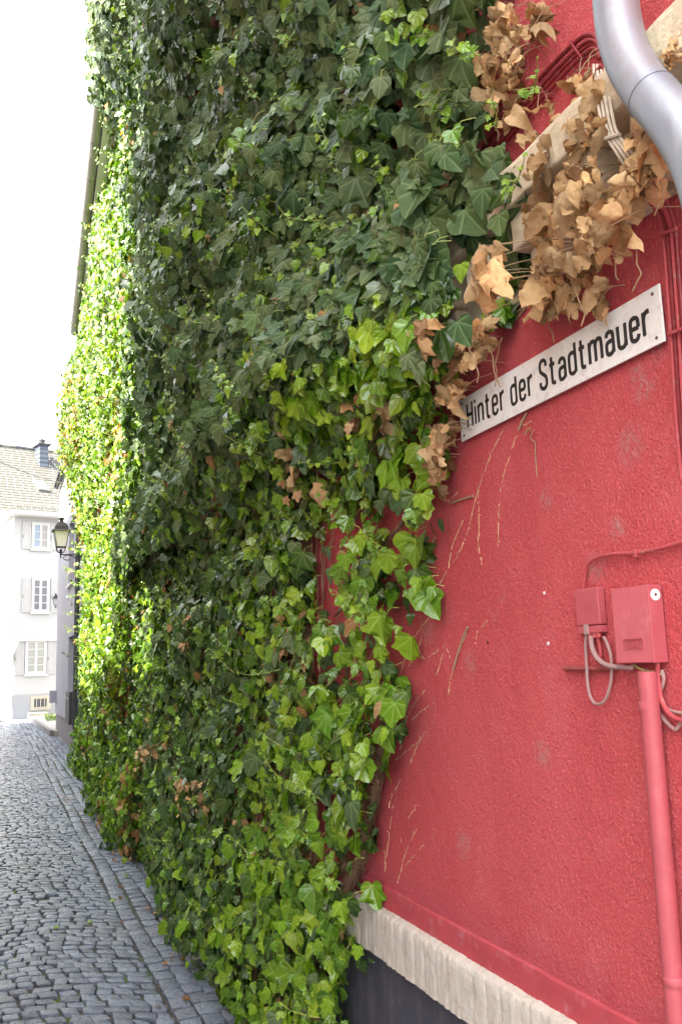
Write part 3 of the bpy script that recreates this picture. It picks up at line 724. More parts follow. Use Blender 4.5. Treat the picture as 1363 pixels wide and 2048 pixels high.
# cables crossing the cornice, cream above and red below
M['creamcable'] = plain('cream_painted_cable', (0.56, 0.50, 0.40), .55, .15, 18, 90, .15, .002, dark=(0.30, 0.25, 0.18))
for k, dx in enumerate((0, 10, 20, 31)):
    s_ = k * 4
    upper = [(1186 + dx * .7, 130, .03), (1188 + dx * .8, 165, .09), (1196 + dx * .8, 215, .155), (1208 + dx * .8, 265, .160), (1232 + dx, 305, .155), (1258 + dx * 1.2, 345, .12), (1284 + dx * 1.3, 384 + s_ * .4, .07)]
    lower = [(1284 + dx * 1.3, 384 + s_ * .4, .07), (1304 + dx * 1.1, 412 + s_ * .6, .045), (1322 + dx * .9, 448 + s_, .022), (1328 + dx * .8, 500, .013), (1334 + dx * .8, 580, .012), (1342 + dx * .8, 690, .012), (1350 + dx * .8, 820, .012), (1362 + dx, 960, .012)]
    nm = ['leftmost', 'second', 'third', 'rightmost'][k]
    wcable('cable', upper, .1, .0034, 'creamcable', nm + ' of the cream cables crossing over the stone cornice', group='cream cables over the cornice')
    wcable('cable', lower, .1, .0040, 'redcable' if k % 2 == 0 else 'redcabledark', nm + ' of the red cables running down right of the sign', group='red cables right of the sign')
for i, (q0, q1) in enumerate((((1206, 278, .166), (1238, 268, .166)), ((1318, 470, .024), (1352, 456, .024)), ((1336, 668, .022), (1372, 654, .022)))):
    p0, p1 = wp(*q0), wp(*q1); b = MB(); b.tube([p0, p1], .0042, 8); tag(b.build('cable_clamp', M['creamcable' if i == 0 else 'redcable']), ['cream tie around the cables in front of the cornice', 'red clamp on cables just below the cornice', 'red clamp on cables beside the end of the sign'][i], 'cable clamp')
p = wp(1187, 150, .05); b = MB(); b.tube([p + Vector((0, .012, 0)), p + Vector((0, -.03, .003))], .006, 8); tag(b.build('cable_clamp', M['redcabledark']), 'rusty red clamp at the top of the cream cables', 'cable clamp')
# zinc downpipe elbow
zp = empty('downpipe', (D - .2, 1.1, 2.6), 'thick weathered zinc rain pipe bending over the cornice at top right', 'downpipe')
def zpt(x, y, off=.20): return wp(x, y, off)
path = spline([zpt(1216, -260), zpt(1222, -160), zpt(1227, -70), zpt(1230, 0), zpt(1238, 62), zpt(1256, 120), zpt(1284, 168), zpt(1318, 210)], 8)
rz = 45 / FPX * (zpt(1230, 0) - Vector((0, 0, CAMH))).dot(fwd)
b = MB(); b.tube(path, rz, 32); b.build('upper_elbow', M['zinc'], zp, smooth=True)
path2 = spline([zpt(1303, 192), zpt(1328, 220), zpt(1364, 268), zpt(1396, 328), zpt(1420, 405), zpt(1436, 500), zpt(1450, 640)], 8)
b = MB(); b.tube(path2, [rz * 1.035] * len(path2), 32); b.build('lower_elbow', M['zinc'], zp, smooth=True)
a, c = path2[0], path2[1]; b = MB(); b.tube([a, a.lerp(c, .35)], rz * 1.065, 32); b.build('seam_ring', M['zinc'], zp, smooth=True)

# ------------------------------------------------------------------ leaves
def template(lobe=1.0, fine=True):
    """outline of an ivy leaf in leaf coordinates (u across, v from stalk to tip), fan around a centre"""
    L_ = lobe if not isinstance(lobe, str) else 0
    half = [(0.0, -.02), (.15, -.14), (.33, -.15), (.47, -.04), (.53, .10), (.50 - .03 * L_, .22), (.51, .34), (.58 + .06 * L_, .50 + .03 * L_), (.46 - .02 * L_, .57), (.35 - .05 * L_, .62), (.29 - .03 * L_, .74), (.16, .88), (0.0, .97)]
    if lobe == 'round': half = [(0, -.02), (.14, -.12), (.30, -.13), (.43, -.02), (.50, .12), (.53, .27), (.52, .39), (.46, .47), (.37, .51), (.32, .58), (.27, .70), (.17, .86), (0, .98)]
    if lobe == 'heart': half = [(0, 0), (.14, -.08), (.28, -.08), (.39, .02), (.43, .15), (.42, .28), (.38, .40), (.33, .51), (.27, .64), (.20, .75), (.13, .86), (.06, .96), (0, 1.02)]
    if not fine: half = [half[i] for i in (0, 2, 4, 5, 7, 9, 12)]
    outl = half + [(-a, b2) for a, b2 in reversed(half[1:-1])]
    mid = [(0, .32), (0, .72)]
    pts = outl + mid
    n = len(outl); tipi = len(half) - 1; m0, m1 = n, n + 1
    fs = []
    # right side: split between lower centre and upper centre
    side = list(range(0, tipi + 1)); k = [i for i in side if outl[i][1] >= .5][0] if True else 0
    for lo, rng in ((1, side), (-1, [(-i) % n for i in side])):
        sp = k
        for a, b2 in zip(range(0, sp), range(1, sp + 1)):
            f = (m0, rng[a], rng[b2]); fs.append(f if lo > 0 else f[::-1])
        f = (m0, rng[sp], m1); fs.append(f if lo > 0 else f[::-1])
        for a, b2 in zip(range(sp, tipi), range(sp + 1, tipi + 1)):
            f = (m1, rng[a], rng[b2]); fs.append(f if lo > 0 else f[::-1])
    return np.array(pts, float), np.array(fs, int)
TF = [template(1.0), template(1.6), template(0.2), template('round'), template('round'), template(0.7), template('heart')]
TC = [template(1.0, False), template('round', False)]
def subdiv(t):
    p, f = t; p = [tuple(q) for q in p]; idx = {}; out = []
    def mid(a, b2):
        k = (min(a, b2), max(a, b2))
        if k not in idx: idx[k] = len(p); p.append(((p[a][0] + p[b2][0]) / 2, (p[a][1] + p[b2][1]) / 2))
        return idx[k]
    for a, b2, c in f: x, y, z = mid(a, b2), mid(b2, c), mid(c, a); out += [(a, x, z), (x, b2, y), (z, y, c), (x, y, z)]
    return np.array(p, float), np.array(out, int)
TD = [subdiv(t) for t in TF]

def leaf_mesh(name, P, N, T, size, colr, mat, parent, templ, fold=.28, curl=.35, crumple=0.0, seed=1):
    """one mesh of leaves: P stalk ends, N normals, T tip directions, all (n,3)"""
    rng = np.random.default_rng(seed)
    N = N / np.linalg.norm(N, axis=1, keepdims=True)
    T = T - N * np.sum(T * N, axis=1, keepdims=True); T = T / (np.linalg.norm(T, axis=1, keepdims=True) + 1e-9)
    B = np.cross(T, N)
    which = rng.integers(0, len(templ), len(P))
    Vs = []; Fs = []; Cs = []; UVs = []; off = 0
    for ti, (tp, tf) in enumerate(templ):
        idx = np.where(which == ti)[0]
        if len(idx) == 0: continue
        n = len(idx); u = tp[:, 0][None, :]; v = tp[:, 1][None, :]
        s = size[idx][:, None]
        asp = rng.uniform(.85, 1.25, (n, 1))
        fo = (fold * rng.uniform(.2, 1.7, (n, 1))); cu = curl * rng.uniform(-.3, 1.8, (n, 1)); tw = rng.normal(0, .18, (n, 1)); si = rng.normal(0, .12, (n, 1))
        uu = u * asp; w = fo * np.abs(uu) - cu * v * v * .6 - .35 * cu * uu * uu * 2 + tw * uu * v
        an0 = np.arctan2(u, v + .05); w = w + rng.uniform(.02, .07, (n, 1)) * np.sin(an0 * 3 + rng.uniform(0, 6, (n, 1))) * np.sqrt(u * u + v * v) * 1.3
        bend = uu + si * v * v
        if crumple:
            w = w + rng.normal(0, crumple * .22, (n, tp.shape[0])) + crumple * 1.9 * np.sin(uu * 8 + v * rng.uniform(-6, 6, (n, 1)) + rng.uniform(0, 6, (n, 1))) * (.3 + np.abs(uu) * 2)
            an = np.arctan2(u, v + .05); w = w + crumple * 1.1 * np.sin(an * 7 + rng.uniform(0, 6, (n, 1))) * np.sqrt(u * u + v * v)
            roll_ = rng.uniform(.2, 1.5, (n, 1)); bend = np.sin(bend * roll_ * 2) / (roll_ * 2) ; w = w - (1 - np.cos(uu * roll_ * 2.2)) * .55
        pos = P[idx][:, None, :] + s[..., None] * (bend[..., None] * B[idx][:, None, :] + v[..., None] * T[idx][:, None, :] + w[..., None] * N[idx][:, None, :])
        nv = tp.shape[0]
        Vs.append(pos.reshape(-1, 3)); Fs.append((tf[None] + (off + np.arange(n) * nv)[:, None, None]).reshape(-1, 3)); off += n * nv
        Cs.append(np.repeat(colr[idx], nv, axis=0))
        uvs = np.stack([tp[:, 0] * .6 + .5, tp[:, 1] * .6 + .25], 1); UVs.append(np.tile(uvs, (n, 1)))
    V = np.concatenate(Vs); Fc = np.concatenate(Fs); Cc = np.concatenate(Cs); UV = np.concatenate(UVs)
    me = bpy.data.meshes.new(name); nf = len(Fc)
    me.vertices.add(len(V)); me.vertices.foreach_set('co', V.astype(np.float32).ravel())
    me.loops.add(nf * 3); me.loops.foreach_set('vertex_index', Fc.astype(np.int32).ravel())
    me.polygons.add(nf); me.polygons.foreach_set('loop_start', np.arange(0, nf * 3, 3, dtype=np.int32))
    me.polygons.foreach_set('loop_total', np.full(nf, 3, np.int32)); me.polygons.foreach_set('use_smooth', np.ones(nf, bool))
    me.update(calc_edges=True)
    a = me.color_attributes.new('leafcol', 'FLOAT_COLOR', 'POINT'); a.data.foreach_set('color', Cc.astype(np.float32).ravel())
    ul = me.uv_layers.new(name='UVMap'); ul.data.foreach_set('uv', UV[Fc.ravel()].astype(np.float32).ravel())
    me.materials.append(M[mat])
    o = bpy.data.objects.new(name, me); COL.objects.link(o)
    if parent: par(o, parent)
    return o

C_OLD = [(0.080, 0.138, 0.042), (0.052, 0.106, 0.036), (0.130, 0.182, 0.078), (0.080, 0.112, 0.034), (0.038, 0.086, 0.034)]
C_MID = [(0.046, 0.125, 0.007), (0.030, 0.085, 0.008), (0.072, 0.165, 0.006), (0.036, 0.072, 0.010)]
C_NEW = [(0.140, 0.295, 0.006), (0.190, 0.340, 0.008), (0.088, 0.225, 0.006), (0.250, 0.385, 0.014)]
C_DRY = [(0.35, 0.175, 0.070), (0.42, 0.235, 0.105), (0.27, 0.135, 0.058), (0.50, 0.310, 0.160)]
def pick(kind, rng, gl):
    c = np.array({0: C_OLD, 1: C_MID, 2: C_NEW, 3: C_DRY}[kind]); return c
def colours(kinds, rng):
    out = np.zeros((len(kinds), 4)); gl = {0: .2, 1: .9, 2: 1.0, 3: .05}
    for k, tab in enumerate((C_OLD, C_MID, C_NEW, C_DRY)):
        m = kinds == k; t = np.array(tab); n = m.sum()
        if n:
            i = rng.integers(0, len(t), n); j = rng.integers(0, len(t), n); f = rng.random((n, 1))
            out[m, :3] = (t[i] * f + t[j] * (1 - f)) * rng.uniform(.78, 1.2, (n, 1)); out[m, 3] = gl[k] + rng.uniform(-.15, .1, n)
    out[:, 3] = np.clip(out[:, 3], 0, 1)
    return out

# right-hand outline of the living ivy, as photo points on the wall
EDGE = [(975, -700), (985, 0), (945, 60), (935, 140), (960, 215), (975, 300), (1040, 330), (1062, 400), (1052, 470), (1010, 520), (1000, 590), (962, 640),
        (905, 700), (885, 790), (878, 870), (845, 950), (868, 1000), (862, 1050), (790, 1115), (845, 1175), (800, 1250), (780, 1330), (812, 1430), (772, 1475), (752, 1560),
        (738, 1615), (712, 1690), (700, 1750), (728, 1790), (688, 1855), (722, 1915), (670, 1960), (690, 2060), (680, 2300)]
edge_w = [(wp(x, y, .10).y, wp(x, y, .10).z) for x, y in EDGE]
POLY = edge_w + [(edge_w[-1][0], -.5), (30, -.5), (30, 14), (edge_w[0][0], 14)]
def gapoly(p): return [(wp(x, y, .06).y, wp(x, y, .06).z) for x, y in p]
GAPS = [(gapoly([(625, 1015), (690, 1025), (712, 1120), (705, 1210), (668, 1330), (640, 1330), (622, 1200)]), .10),
        (gapoly([(700, 1040), (840, 960), (850, 1050), (770, 1110), (700, 1110)]), .45),
        (gapoly([(650, 1220), (790, 1210), (780, 1330), (700, 1350), (650, 1330)]), .42),
        (gapoly([(600, 1560), (690, 1580), (700, 1720), (640, 1730), (590, 1640)]), .35),
        (gapoly([(560, 1430), (600, 1440), (600, 1570), (560, 1570)]), .4),
        (gapoly([(345, 965), (425, 925), (435, 945), (385, 990)]), .1),
        (gapoly([(330, 1150), (352, 1150), (352, 1480), (325, 1480)]), .25)]

def thick(y, z):
    """how far the ivy stands off the wall"""
    upz = 1 / (1 + np.exp(-(z - 2.95) / .16)); bush = np.exp(-((z - .25) / .38) ** 2)
    t = .10 + .20 * upz * np.clip((y - 2.0) / 1.6, .15, 1) + .10 * bush
    t = t + (.15 + .36 * upz) * (vnoise(y * 2.1, z * 2.6, 3) - .42) + .14 * (vnoise(y * 5.2, z * 5.5, 4) - .5)
    t = t + .17 * np.exp(-((z - 2.82) / .22) ** 2) * np.clip((y - 1.9) / .5, 0, 1)
    t = t * (1 - .66 * np.clip((y - 5.8) / 1.8, 0, 1) * np.clip((8.2 - z) / .8, 0, 1))
    t = t + .42 * np.clip((z - 7.5) / .7, 0, 1) * np.clip((y - 4.5) / 1.5, 0, 1)
    return np.clip(t, .035, .62)

def scatter(y0, y1, z0, z1, dens, seed):
    rng = np.random.default_rng(seed); n = int((y1 - y0) * (z1 - z0) * dens)
    return rng.uniform(y0, y1, n), rng.uniform(z0, z1, n), rng

def ivy_near():
    root = empty('ivy', (D, 5, 0), 'dense green ivy curtain on the near half of the red wall, left of the sign', 'ivy')
    # three density bands: leaves get a little larger and fewer with distance
    Y, Z, rng = scatter(1.6, 9.3, 0, 10.2, 1020, 21)
    Y2, Z2, _r = scatter(2.0, 9.3, 2.58, 3.10, 620, 22); Y3, Z3, _r = scatter(1.95, 3.1, 2.5, 3.12, 800, 23); Y = np.concatenate([Y, Y2, Y3]); Z = np.concatenate([Z, Z2, Z3])
    ok = inpoly(Y, Z, POLY)
    # keep only what the wall shows from the alley: bound by the photo's frame with generous margin
    ok &= (Z < 1.7 + (Y + .6) * 1.08 + .9) & (Z > -.02)
    keep = np.ones(len(Y))
    for g, k in GAPS: keep[inpoly(Y, Z, g)] = k
    streak = vnoise(Y * 4.5, Z * .55, 8); lowz = Z < 2.75
    keep = np.where(lowz & (streak < .30) & (Z > .5), keep * .35, keep)
    hol = vnoise(Y * 3.1, Z * 3.1, 9); keep = np.where(hol < .16, keep * .45, keep)
    dd = np.clip((Y - 3.5) / 6, 0, 1); keep = keep * (1 - .42 * dd) * np.where(lowz & (Y < 6), .80, 1.0)
    ok &= rng.random(len(Y)) < keep
    Y, Z = Y[ok], Z[ok]; n = len(Y)
    # feather the outline with stray leaves
    T_ = thick(Y, Z); lay = rng.random(n) ** .55; off = .02 + T_ * lay
    corn = (Z > 2.60) & (Z < 3.10) & (Y > 2.0); off = np.where(corn, np.maximum(off, .155 + .12 * lay), off)
    P = np.stack([D - off - np.maximum(0, 0), Y, Z], 1)
    P[:, 0] += np.maximum(0, Y - BY) * BK
    upz = Z > 2.75
    clump = vnoise(Y * 2.6, Z * 2.6, 5)
    # slope of the foliage surface turns the leaves with the clumps
    e = .05; gy = (thick(Y + e, Z) - thick(Y - e, Z)) / (2 * e); gz = (thick(Y, Z + e) - thick(Y, Z - e)) / (2 * e)
    N = np.stack([-np.ones(n), np.where(Z > 2.8, -.42, -.25) - gy * .5 + rng.normal(0, .36, n), np.where(Z > 2.8, .05, .25) - gz * .5 + rng.normal(0, .34, n)], 1)
    T = np.stack([rng.normal(-.2, .25, n), rng.normal(0.0, .55, n), -np.ones(n)], 1)
    size = rng.lognormal(0, .36, n) * .052 * (1 + .12 * dd[ok]); size = np.clip(size * np.where(Z > 2.8, 1.22, 1.0), .022, .105)
    r = rng.random(n); kinds = np.ones(n, int)
    newc = vnoise(Y * 3.3, Z * 3.3, 12)
    right_low = np.clip((5.2 - Y) / 2.2, 0, 1) * (Z < 2.7)
    p_new = np.where(upz, .07 + .40 * (newc > .66), .14 + .60 * right_low + .22 * (newc > .58))
    p_new = np.where((Z < 1.2) & (Y < 4.6), .78, p_new); p_new = np.where(lay < .6, p_new * .4, p_new)
    p_old = np.where(upz, .78, .36 - .30 * right_low); p_old = np.where((Z < 1.2) & (Y < 4.6), .08, p_old)
    edge_old = upz
    kinds = np.where(r < p_new, 2, np.where(r < p_new + p_old, 0, 1))
    dry = (vnoise(Y * 2.3, Z * 2.3, 14) > .80) & (rng.random(n) < .16) & (Z < 3.6); kinds[dry] = 3
    kinds[(rng.random(n) < .006)] = 3
    size = np.where((kinds == 2) & upz, size * .66, size); size = np.where(kinds == 3, size * .72, size)
    far = Y > 6.2
    nearm = ~far
    col = colours(kinds, rng)
    vn = Y < 4.0; nm2 = nearm & ~vn
    leaf_mesh('foliage', P[vn], N[vn], T[vn], size[vn], col[vn], 'leaf', root, TD, seed=30, fold=.32, curl=.45)
    leaf_mesh('foliage', P[nm2], N[nm2], T[nm2], size[nm2], col[nm2], 'leaf', root, TF, seed=31)
    leaf_mesh('foliage', P[far], N[far], T[far], size[far] * 1.05, col[far], 'leaf', root, TC, seed=32)
    # leaf stalks
    idx = np.where(nearm & (lay > .55) & (rng.random(n) < .5))[0]
    b = MB()
    for i in idx:
        p = Vector(P[i]); L = random.uniform(.03, .075); q = p + Vector((random.uniform(.3, .9), random.uniform(-.5, .5), random.uniform(-.1, .9))).normalized() * L
        m = (p + q) / 2 + Vector((-.006, 0, .008)); b.tube([q, m, p], .0011, 3, False)
    b.build('leaf_stalks', M['stemyoung'], root)
    # climbing stems close to the wall
    b = MB(); rnd = random.Random(5)
    for k in range(170):
        y = rnd.uniform(3.75, 9) if k > 46 else rnd.uniform(3.7, 5.2); z = 0.0; pts = [(wx(y) - .02, y, z)]; top_ = rnd.uniform(1.5, 7.5); rr = rnd.choice((.003, .004, .006, .009)); ph = rnd.uniform(0, 6)
        while z < top_:
            z += .13; y += rnd.gauss(-.004, .012) + .006 * sin(z * 3 + ph)
            pts.append((wx(y) - .012 - rr - rnd.uniform(0, .006) - (.035 if .62 < z < .86 else 0) - (.13 if 2.6 < z < 2.97 else 0), y, z))
        ok_ = [q for q in pts if inpoly(np.array([q[1] - .10]), np.array([q[2]]), POLY)[0]]
        if len(ok_) > 3: b.tube(ok_, [rr * (1 - .6 * i / len(ok_)) for i in range(len(ok_))], 6)
    b.build('stem', M['bark'], root, smooth=True)
    # thick hairy trunk at the right-hand edge of the plant
    def hairy(pix, r0_, r1_, nh, seed, name='trunk'):
        rnd = random.Random(seed); b = MB(); pts = spline([wp(x, y, .03) for x, y in pix], 5)
        n_ = len(pts); rad = [r0_ + (r1_ - r0_) * i / n_ + rnd.uniform(-.002, .002) for i in range(n_)]; b.tube(pts, rad, 8)
        for h in range(nh):
            i = rnd.randrange(n_ - 1); t = rnd.random(); p = pts[i].lerp(pts[i + 1], t); th = rnd.uniform(-.2, pi + .2); L = rnd.uniform(.014, .045)
            dv = Vector((-sin(th) * .45, cos(th), rnd.uniform(-.7, .5))); p0 = p + dv * rad[i] * .6; p1 = p0 + dv * L; p1.x = min(p1.x, D - .002)
            b.tube([p0, p0.lerp(p1, .5) + Vector((0, rnd.uniform(-.006, .006), rnd.uniform(-.006, .006))), p1], .0012, 3, False)
        b.build(name, M['bark'], root, smooth=False)
    hairy([(690, 1800), (700, 1770), (722, 1720), (740, 1640), (757, 1560), (768, 1480), (778, 1400)], .022, .012, 2600, 3)
    hairy([(694, 1740), (690, 1700), (684, 1600), (690, 1450), (694, 1330), (700, 1200), (712, 1100)], .014, .008, 700, 4)
    hairy([(778, 1400), (770, 1330), (742, 1260), (735, 1180), (755, 1100), (800, 1050), (850, 960), (880, 900)], .012, .006, 600, 6)
    # bare thin vines over the red strip and dried runners right of the plant
    rnd = random.Random(12); b = MB()
    for (x0, y0_, x1, y1_) in ((632, 1010, 640, 1400), (641, 1000, 646, 1260), (664, 1040, 660, 1180), (705, 1160, 712, 1330), (690, 1200, 640, 1330), (668, 1310, 660, 1500)):
        pts = [wp(x0 + (x1 - x0) * i / 12 + rnd.uniform(-3, 3), y0_ + (y1_ - y0_) * i / 12, .008) for i in range(13)]; b.tube(spline(pts, 2), .0022, 5)
    b.build('bare_vine', M['stemdry'], root, smooth=True)
    # pale scars of torn-off runners on the red render
    b = MB(); rnd = random.Random(9)
    lines = [[(1005, 860), (985, 900), (962, 960), (950, 1000), (935, 1060), (915, 1110), (888, 1150), (868, 1200), (850, 1250), (835, 1300), (812, 1340)],
             [(1030, 875), (1012, 930), (1000, 985), (996, 1040), (995, 1090)], [(955, 985), (957, 1040), (956, 1090), (963, 1130)], [(915, 985), (895, 1000), (886, 990)],
             [(925, 1040), (905, 1090), (895, 1140)], [(880, 1180), (860, 1230), (825, 1280), (800, 1345)], [(835, 1300), (850, 1318), (870, 1305), (890, 1290)], [(885, 1310), (872, 1350)],
             [(975, 1240), (955, 1262), (950, 1290)], [(850, 1380), (830, 1405), (812, 1440), (800, 1500)], [(868, 1405), (845, 1420), (822, 1440)], [(840, 1480), (815, 1500), (790, 1520)],
             [(835, 1610), (815, 1640), (800, 1690)], [(785, 1610), (775, 1690), (765, 1770)], [(845, 1690), (820, 1720), (790, 1750)], [(800, 1560), (780, 1600), (778, 1640)],
             [(935, 1260), (915, 1310), (900, 1360), (893, 1405)], [(832, 1660), (812, 1700), (800, 1745), (793, 1770)], [(768, 1700), (772, 1740)], [(860, 1450), (835, 1490), (818, 1530)], [(905, 1330), (890, 1290)], [(1075, 830), (1050, 850), (1040, 840)]]
    for ln in lines:
        pts = spline([wp(x, y, .001) for x, y in ln], 10); i = 0
        while i < len(pts) - 2:
            L = rnd.randint(1, 4); seg = pts[i:i + L + 1]
            if rnd.random() < .8 and len(seg) > 1:
                s2 = [q + Vector((0, rnd.uniform(-.0025, .0025), rnd.uniform(-.0025, .0025))) for q in seg]
                b.tube(s2, [rnd.uniform(.0006, .0019) for _ in s2], 5)
                if rnd.random() < .6:
                    q = s2[0]; b.tube([q, q + Vector((0, rnd.uniform(-.014, .014), rnd.uniform(-.010, .010)))], .0008, 4)
            i += L + (0 if rnd.random() < .6 else 1)
    b.build('runner_scar', M['scar'], root)
    b = MB()
    for ln in ([(1052, 825), (1040, 850), (1036, 860)], [(945, 992), (925, 998), (902, 1006)], [(935, 1254), (925, 1275), (915, 1305), (905, 1340)], [(870, 1075), (862, 1090), (860, 1105)], [(1030, 640), (1060, 600), (1075, 560)], [(985, 660), (1010, 640), (1050, 612)]):
        b.tube(spline([wp(x, y, .006) for x, y in ln], 4), .0035, 6)
    b.build('dry_runner', M['stemdry'], root, smooth=True)
    # young shoots reaching out of the curtain
    rnd = random.Random(77); sb = MB(); LP = []; LN = []; LT = []; LS = []
    def shoot(o_, d_, L, nl, s0):
        p = Vector(o_); d = Vector(d_).normalized(); pts = [p.copy()]; k = 8
        for i in range(k):
            d = (d + Vector((rnd.uniform(-.1, .1), rnd.uniform(-.1, .1), rnd.uniform(-.02, .16)))).normalized(); p = p + d * L / k; pts.append(p.copy())
        sb.tube(pts, [.0026 * (1 - .6 * i / k) for i in range(k + 1)], 5)
        for j in range(nl):
            t = .25 + .75 * j / max(1, nl - 1); q = pts[min(k, int(t * k))]; side = 1 if j % 2 else -1
            st = Vector((-.45, side * .6 + rnd.uniform(-.3, .3), rnd.uniform(-.1, .6))).normalized(); e_ = q + st * rnd.uniform(.012, .035)
            sb.tube([q, e_], .0011, 4, False); s = s0 * (1.15 - .6 * t) * rnd.uniform(.7, 1.25)
            LP.append(e_); LN.append((-.8 + rnd.gauss(0, .3), -.35 + rnd.gauss(0, .35), .45 + rnd.gauss(0, .3))); LT.append((rnd.gauss(-.1, .3), side * .5 + rnd.gauss(0, .4), -.7 + rnd.gauss(0, .3))); LS.append(s)
    spots = [(690, 325, 600, 270, .036), (650, 250, 640, 235, .04), (500, 70, 350, 105, .022), (520, 90, 510, 60, .035), (480, 420, 350, 360, .03), (640, 440, 560, 450, .033), (700, 290, 640, 300, .03),
             (520, 200, 490, 170, .03), (500, 640, 480, 620, .025), (600, 700, 560, 690, .028), (880, 60, 830, 80, .038), (900, 470, 850, 450, .04), (1010, 400, 1040, 380, .022), (840, 620, 800, 600, .03),
             (760, 560, 720, 540, .03), (470, 320, 420, 330, .028), (900, 230, 850, 220, .035), (560, 560, 540, 545, .022), (440, 770, 380, 760, .02), (400, 640, 360, 620, .02), (720, 110, 700, 100, .03),
             (380, 470, 340, 440, .02), (330, 880, 290, 900, .018), (300, 560, 290, 540, .02), (290, 280, 270, 250, .022), (780, 360, 760, 340, .03), (960, 110, 900, 120, .035), (990, 260, 1000, 230, .02), (1060, 200, 1075, 195, .02)]
    for (x0, y0_, x1, y1_, s0) in spots:
        v = ray(x0, y0_); yy = 2500 / (x0 + 10) * .93; o_ = wp(x0, y0_, .14 + .12 * (y0_ < 850) * min(1, max(0, (yy - 2.3) / 2.2))); e_ = wp(x1, y1_, D - o_.x + .06)
        L = max(.08, min(.45, (e_ - o_).length)); shoot(o_, e_ - o_, L, 9 if L > .15 else 7, s0)
    for k in range(230):
        y = rnd.uniform(2.6, 8.6); z = rnd.uniform(.2, 1.7 + y * 1.1)
        if not inpoly(np.array([y]), np.array([z]), POLY)[0]: continue
        t_ = float(thick(np.array([y]), np.array([z]))[0]); shoot((wx(y) - t_, y, z), (-.6, rnd.uniform(-.5, .9), rnd.uniform(-.2, .6)), rnd.uniform(.06, .2), rnd.randint(5, 8), rnd.uniform(.018, .036))
    sb.build('shoot', M['stemyoung'], root, smooth=True)
    nL = len(LP); c = colours(np.full(nL, 2), rng); c[:, :3] *= 1.12
    leaf_mesh('young_foliage', np.array([tuple(p) for p in LP]), np.array(LN), np.array(LT), np.array(LS), c, 'leaf', root, TF, seed=35)
    # broad single leaves seen along the outline and at the foot, facing the viewer
    big = [(775, 1120, .070, 2), (530, 480, .0, 2), (690, 1120, .062, 2), (790, 1420, .078, 2), (845, 1000, .060, 2), (800, 1010, .055, 0), (915, 660, .075, 0), (965, 395, .072, 0), (910, 350, .075, 0), (835, 740, .060, 0), (995, 445, .060, 0),
           (640, 1530, .052, 2), (610, 1550, .056, 2), (740, 1330, .045, 2), (835, 1165, .045, 2), (720, 1080, .052, 2), (760, 1010, .05, 0), (840, 1040, .044, 2), (815, 720, .055, 0), (880, 430, .055, 2), (850, 470, .055, 2),
           (715, 1900, .046, 2), (660, 1930, .045, 2), (640, 1890, .05, 2), (600, 1960, .05, 2), (660, 2010, .06, 2), (560, 1850, .05, 2), (920, 540, .05, 2), (1000, 300, .035, 0), (700, 1800, .03, 2), (570, 1000, .04, 3), (700, 855, .04, 3), (595, 990, .045, 3)]
    big = [q for q in big if q[2] > 0]; P2 = []; N2 = []; T2 = []
    for (x, y, s, k) in big:
        v = -ray(x, y).normalized(); yy = wp(x, y).y; o_ = float(thick(np.array([yy]), np.array([wp(x, y).z]))[0]) + .035
        p = wp(x, y - s * 260 / yy * 2, o_); P2.append(tuple(p)); N2.append((v.x * .5 - .55, v.y * .45, v.z * .45 + .1 + rnd.uniform(-.1, .2))); T2.append((0, rnd.uniform(-.35, .35), -1))
    kk = np.array([q[3] for q in big]); leaf_mesh('broad_leaves', np.array(P2), np.array(N2), np.array(T2), np.array([q[2] for q in big]), colours(kk, rng), 'leaf', root, TF, seed=36, fold=.2, curl=.25)
    return root
ivy_near()

